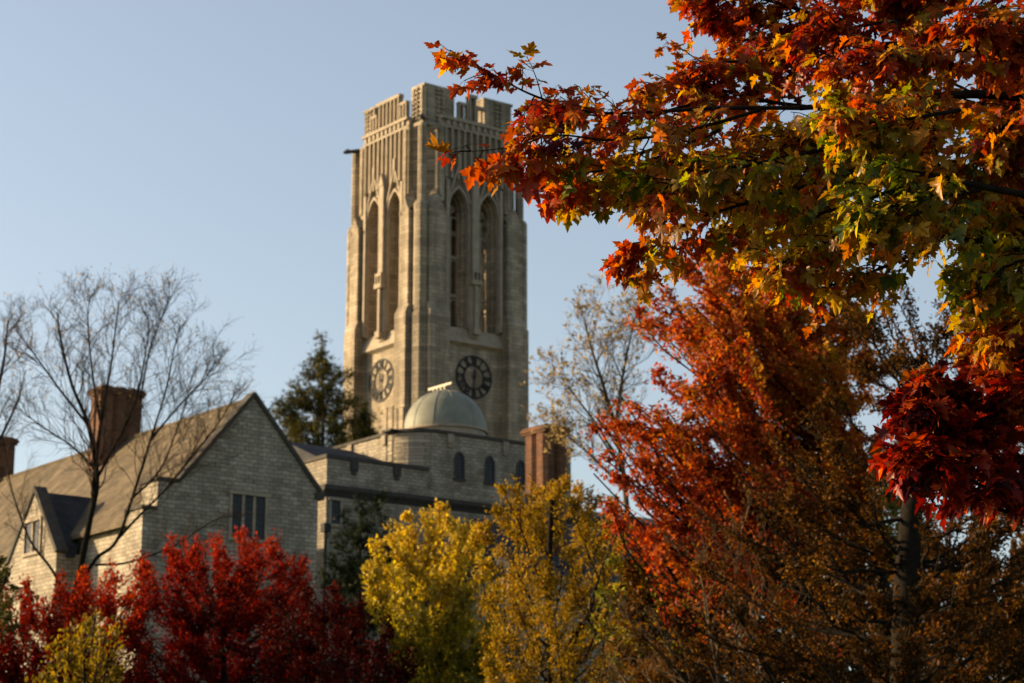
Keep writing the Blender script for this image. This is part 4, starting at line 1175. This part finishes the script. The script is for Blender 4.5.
# ------------------------------------------------------------------ the near maple: its trunk stands right of the view, its branches hang into it
def near_maple():
    YM = 8.4; LK = 1.55
    base = np.array([4.3, 9.2, 0.0])
    root = thing("sugar_maple", "near maple whose red, orange and yellow green leaves hang in sharply from the right", "maple tree", tuple(base))
    Wd = Tubes(); Tw = Tubes()
    tr = spline([np.zeros(3), np.array([.05, .02, 1.2]), np.array([-.05, .0, 2.6]), np.array([-.2, -.1, 4.0]), np.array([-.3, -.1, 5.6]), np.array([-.3, -.2, 7.0])], 6)
    Wd.add(tr, np.linspace(.19, .07, len(tr)), None, 12) if False else Wd.add(tr, .19, .07, 12)
    P, D, Nn, S, T, K = [], [], [], [], [], []
    def W3(p): return at(p[0], p[1], YM + (p[2] if len(p) > 2 else 0)) - base
    def tint(px, py, q):
        """pigment by place in the crown: red outside and in the hanging cluster, yellow green inside"""
        if py > 365 - .06 * (px - 880) and px > 850: m = .17
        elif px < 560: m = .37
        else:
            g = np.exp(-(((px - 860) / 150) ** 2 + ((py - 190) / 95) ** 2)) + .8 * np.exp(-(((px - 640) / 80) ** 2 + ((py - 175) / 35) ** 2)) + .9 * np.exp(-(((px - 1000) / 80) ** 2 + ((py - 280) / 50) ** 2))
            r = np.exp(-(((px - 960) / 130) ** 2 + ((py - 40) / 50) ** 2)) + np.exp(-(((px - 760) / 110) ** 2 + ((py - 30) / 60) ** 2))
            m = .46 + .38 * min(g, 1.1) - .12 * r
        return np.clip(RNG.normal(m, .13) + RNG.normal(0, .10, q), 0, 1)
    def twig(s, e, leaves, lsz, r=.0035, bow=None):
        ln = np.linalg.norm(e - s)
        tw = curve(s, e, (bow if bow is not None else np.array([0, 0, .05 * ln])) + RNG.normal(0, .05 * ln, 3), 7, .012 * ln)
        Tw.add(tw, r, r * .45, 4)
        dv = np.gradient(tw, axis=0); dv /= np.linalg.norm(dv, axis=1, keepdims=True)
        w = tw[-1] + base
        dq = w - np.array([0, 0, EYE]); dep = dq[1] * CP + dq[2] * SP
        px = 512 + FPX * dq[0] / dep; py = 341.5 - FPX * (dq[2] * CP - dq[1] * SP) / dep
        tt = tint(px, py, leaves)
        for i in range(leaves):
            t = (1 - (i // 2) / max(1, leaves / 2) * .85) * 6; t = min(max(t - RNG.uniform(0, .5), .5), 5.99)
            j = int(t); q = tw[j] + (tw[j + 1] - tw[j]) * (t - j)
            side = np.cross(dv[j], [0, 0, 1.]); side /= np.linalg.norm(side) + 1e-6
            d = dv[j] * RNG.uniform(.2, 1.0) + side * (1 if i % 2 else -1) * RNG.uniform(.3, 1.0) + np.array([0, 0, RNG.uniform(-.75, .1)]) + RNG.normal(0, .2, 3)
            d /= np.linalg.norm(d)
            pet = q + d * lsz * RNG.uniform(.3, .8) + np.array([0, 0, -.01])
            Tw.add(np.array([q, (q + pet) / 2 + np.array([0, 0, .004]), pet]), .0011, .0008, 3)
            d2 = d * .8 + np.array([0, 0, RNG.uniform(-.55, .08)])
            P.append(pet); D.append(d2); Nn.append(np.array([0, 0, 1.]) + RNG.normal(0, .30, 3)); S.append(lsz * RNG.uniform(.55, 1.3)); T.append(tt[i])
    def bough(pts, r0, n, L, leaves, lsz=.056, lo=.15, hang=-.25, spr=.22):
        sp = spline([W3(p) for p in pts], 7)
        Wd.add(sp, r0, r0 * .22, 6)
        for k in range(n):
            t = lo + (1 - lo) * (k + RNG.uniform(0, 1)) / n
            i = min(int(t * (len(sp) - 1)), len(sp) - 2); s = sp[i]
            d = sp[i + 1] - sp[i]; d /= np.linalg.norm(d)
            ax = RNG.normal(0, 1, 3); ax[2] *= .55; ax -= ax.dot(d) * d; ax /= np.linalg.norm(ax)
            v = d * RNG.uniform(.3, .9) + ax * RNG.uniform(.5, 1.0) + np.array([0, 0, hang * RNG.uniform(.2, 1.2)])
            v /= np.linalg.norm(v)
            ll = L * RNG.uniform(.5, 1.2)
            ll *= 1.1 - .6 * t
            e = s + v * ll
            twig(s, e, int(leaves * LK * RNG.uniform(.6, 1.4)), lsz)
        twig(sp[-4], sp[-1] + (sp[-1] - sp[-3]) * .6, leaves, lsz)
        return sp
    H = lambda z: tr[min(len(tr) - 1, int(z / 7.0 * (len(tr) - 1)))]
    def limb(pts, z, r0):
        sp = spline([H(z)] + [W3(p) for p in pts], 7); Wd.add(sp, r0, r0 * .35, 8)
    # main limbs from the trunk into the crown
    limb([(1240, 190, .3), (1120, 120, .1), (1000, 95, 0), (900, 100, 0), (800, 108, -.1)], 3.0, .032)
    limb([(1230, 80, .6), (1120, 40, .8), (1000, 30, .9), (880, 45, .9), (780, 30, .8)], 3.6, .03)
    limb([(1240, 260, -.3), (1120, 215, -.6), (1000, 190, -.8), (900, 170, -.8)], 2.8, .026)
    limb([(1240, 330, .1), (1120, 300, .2), (1020, 250, .3), (930, 235, .3)], 2.6, .024)
    limb([(1250, 480, -.2), (1120, 500, -.2), (1024, 515, -.3), (960, 490, -.3)], 1.9, .018)
    limb([(1200, -60, .4), (1080, -90, .3), (960, -100, .3)], 4.4, .05)
    # boughs
    bough([(800, 108, -.1), (720, 108, -.1), (650, 112, -.15), (590, 112, -.2), (535, 96, -.2), (492, 74, -.2), (450, 50, -.2)], .009, 26, .23, 5, lo=.0, hang=-.15)
    bough([(760, 110, -.1), (690, 130, -.2), (620, 140, -.3), (560, 135, -.3), (520, 138, -.35)], .008, 19, .23, 6, hang=-.25)
    bough([(720, 120, .1), (650, 150, .2), (590, 165, .2), (550, 170, .2)], .009, 20, .26, 8)
    bough([(545, 136, -.3), (520, 145, -.32), (488, 150, -.32), (458, 152, -.32)], .004, 5, .09, 3, .08, hang=-.1)
    bough([(830, 110, .2), (760, 100, .3), (700, 85, .3), (650, 85, .3)], .010, 20, .26, 7, hang=0)
    bough([(900, 50, .9), (820, 40, .8), (760, 25, .7), (720, 22, .7)], .012, 28, .34, 8, hang=.0)
    bough([(880, 45, .6), (800, 10, .5), (740, -5, .5), (700, -2, .5)], .012, 26, .32, 8, hang=.0)
    bough([(860, 80, .4), (790, 65, .3), (730, 62, .3), (690, 70, .3)], .010, 24, .30, 8)
    bough([(900, 130, -.4), (820, 150, -.4), (750, 165, -.4), (690, 180, -.4), (660, 190, -.4)], .011, 28, .30, 8)
    bough([(890, 160, .1), (810, 185, 0), (740, 205, 0), (690, 222, 0), (650, 250, 0), (636, 262, 0)], .010, 26, .24, 7)
    bough([(920, 180, .4), (850, 205, .4), (790, 220, .4), (730, 225, .4)], .010, 26, .30, 8)
    bough([(930, 210, -.2), (870, 230, -.3), (810, 250, -.3), (770, 270, -.3)], .010, 26, .28, 8)
    bough([(960, 230, .3), (900, 260, .3), (850, 280, .3), (815, 290, .3)], .010, 20, .26, 7)
    bough([(1010, 100, .5), (940, 110, .6), (870, 130, .7), (800, 140, .7)], .012, 34, .34, 9)
    bough([(1040, 60, -.3), (970, 50, -.5), (900, 60, -.5), (840, 70, -.5)], .012, 34, .34, 9, hang=0)
    bough([(1060, 20, .2), (1000, -10, .2), (930, -10, .2), (860, -15, .2)], .012, 34, .34, 9, hang=.1)
    bough([(1080, 150, .0), (1020, 150, 0), (960, 160, .1), (900, 190, .1)], .012, 34, .32, 9)
    bough([(1090, 200, .5), (1030, 205, .6), (970, 210, .6), (910, 220, .6)], .011, 30, .32, 9)
    bough([(1100, 230, -.3), (1050, 250, -.4), (1010, 265, -.5), (975, 280, -.5)], .010, 26, .28, 8)
    bough([(1100, 280, .2), (1050, 300, .1), (1020, 320, 0), (990, 335, 0)], .010, 22, .26, 8)
    bough([(1100, 130, .9), (1020, 120, 1.0), (940, 80, 1.1), (860, 100, 1.1)], .012, 30, .36, 9)
    bough([(1060, -60, .3), (980, -70, .2), (900, -60, .2), (820, -50, .2)], .014, 26, .36, 8)
    bough([(1090, 60, .8), (1050, 90, .7), (1010, 110, .6)], .010, 20, .32, 9)
    for pts in ([(1100, 40, .4), (1040, 45, .4), (985, 60, .4)], [(1100, 90, -.2), (1040, 110, -.2), (990, 130, -.2)], [(1100, 170, .7), (1050, 180, .7), (1000, 195, .7)],
                [(1100, 10, -.5), (1040, 20, -.5), (980, 25, -.6)], [(1110, 215, .2), (1060, 225, .3), (1010, 225, .3)], [(960, 150, .9), (900, 150, 1.0), (840, 165, 1.0)],
                [(960, 110, -.7), (900, 120, -.8), (840, 125, -.8)], [(980, 190, -.7), (920, 200, -.8), (860, 215, -.8)], [(900, 100, .2), (830, 130, .2), (770, 150, .2)], [(800, 140, .3), (740, 165, .3), (680, 165, .3)],
                [(900, 20, .2), (840, 30, .1), (790, 45, .1)], [(1000, -20, .7), (940, 10, .7), (890, 15, .8)], [(860, 190, .7), (800, 200, .8), (750, 195, .8)], [(1110, 120, .3), (1060, 130, .3), (1005, 160, .3)]):
        bough(pts, .009, 24, .32, 9)
    bough([(720, 130, 0), (650, 160, -.1), (590, 172, -.1), (540, 170, -.15)], .008, 20, .20, 7)
    bough([(710, 150, .3), (650, 182, .3), (600, 192, .3), (570, 196, .3)], .008, 20, .18, 7)
    bough([(690, 105, .2), (630, 118, .1), (570, 112, .1), (530, 108, .1)], .007, 18, .19, 7)
    for pts in ([(1100, 300, .5), (1040, 298, .6), (970, 300, .6)], [(1100, 335, .3), (1030, 345, .3), (970, 345, .3)], [(1090, 270, .7), (1030, 275, .8), (960, 270, .8)], [(1090, 380, .3), (1040, 372, .3), (990, 366, .3)]):
        bough(pts, .008, 22, .24, 8)
    # the hanging red cluster
    bough([(1024, 515, -.3), (985, 470, -.4), (945, 430, -.4), (910, 405, -.4)], .008, 26, .19, 10, .064, hang=-.1)
    bough([(1024, 470, -.2), (985, 430, -.2), (950, 400, -.2), (930, 388, -.2)], .008, 24, .18, 10, .064, hang=0)
    bough([(1010, 500, -.5), (970, 480, -.6), (930, 465, -.6), (900, 450, -.6)], .007, 18, .17, 9, .064, hang=-.2)
    bough([(1080, 440, -.1), (1040, 410, -.1), (1005, 395, -.1)], .008, 18, .24, 8, .064, hang=0)
    bough([(1080, 500, -.3), (1040, 480, -.3), (1005, 470, -.3)], .007, 16, .22, 8, .064)
    # crown outside the view
    for k in range(44):
        x = rnd(1090, 1480); y = rnd(-260, 420); d = rnd(-1.2, 1.6)
        bough([(x + 120, y + 20, d * .5), (x + 40, y, d), (x - 60, y + 10, d)], .012, 14, .38, 9)
    Wd.build("trunk", M['bark'], root); Tw.build("twigs", M['bark'], root)
    leaves_mesh("crown", np.array(P), np.array(D), np.array(Nn), np.array(S), np.array(T), 'maple', LM['maple'], root, curl=.45, fold=.22)
    print("near maple leaves", len(P))
near_maple()
print("objects", len(bpy.data.objects), "polys", sum(len(m.polygons) for m in bpy.data.meshes))
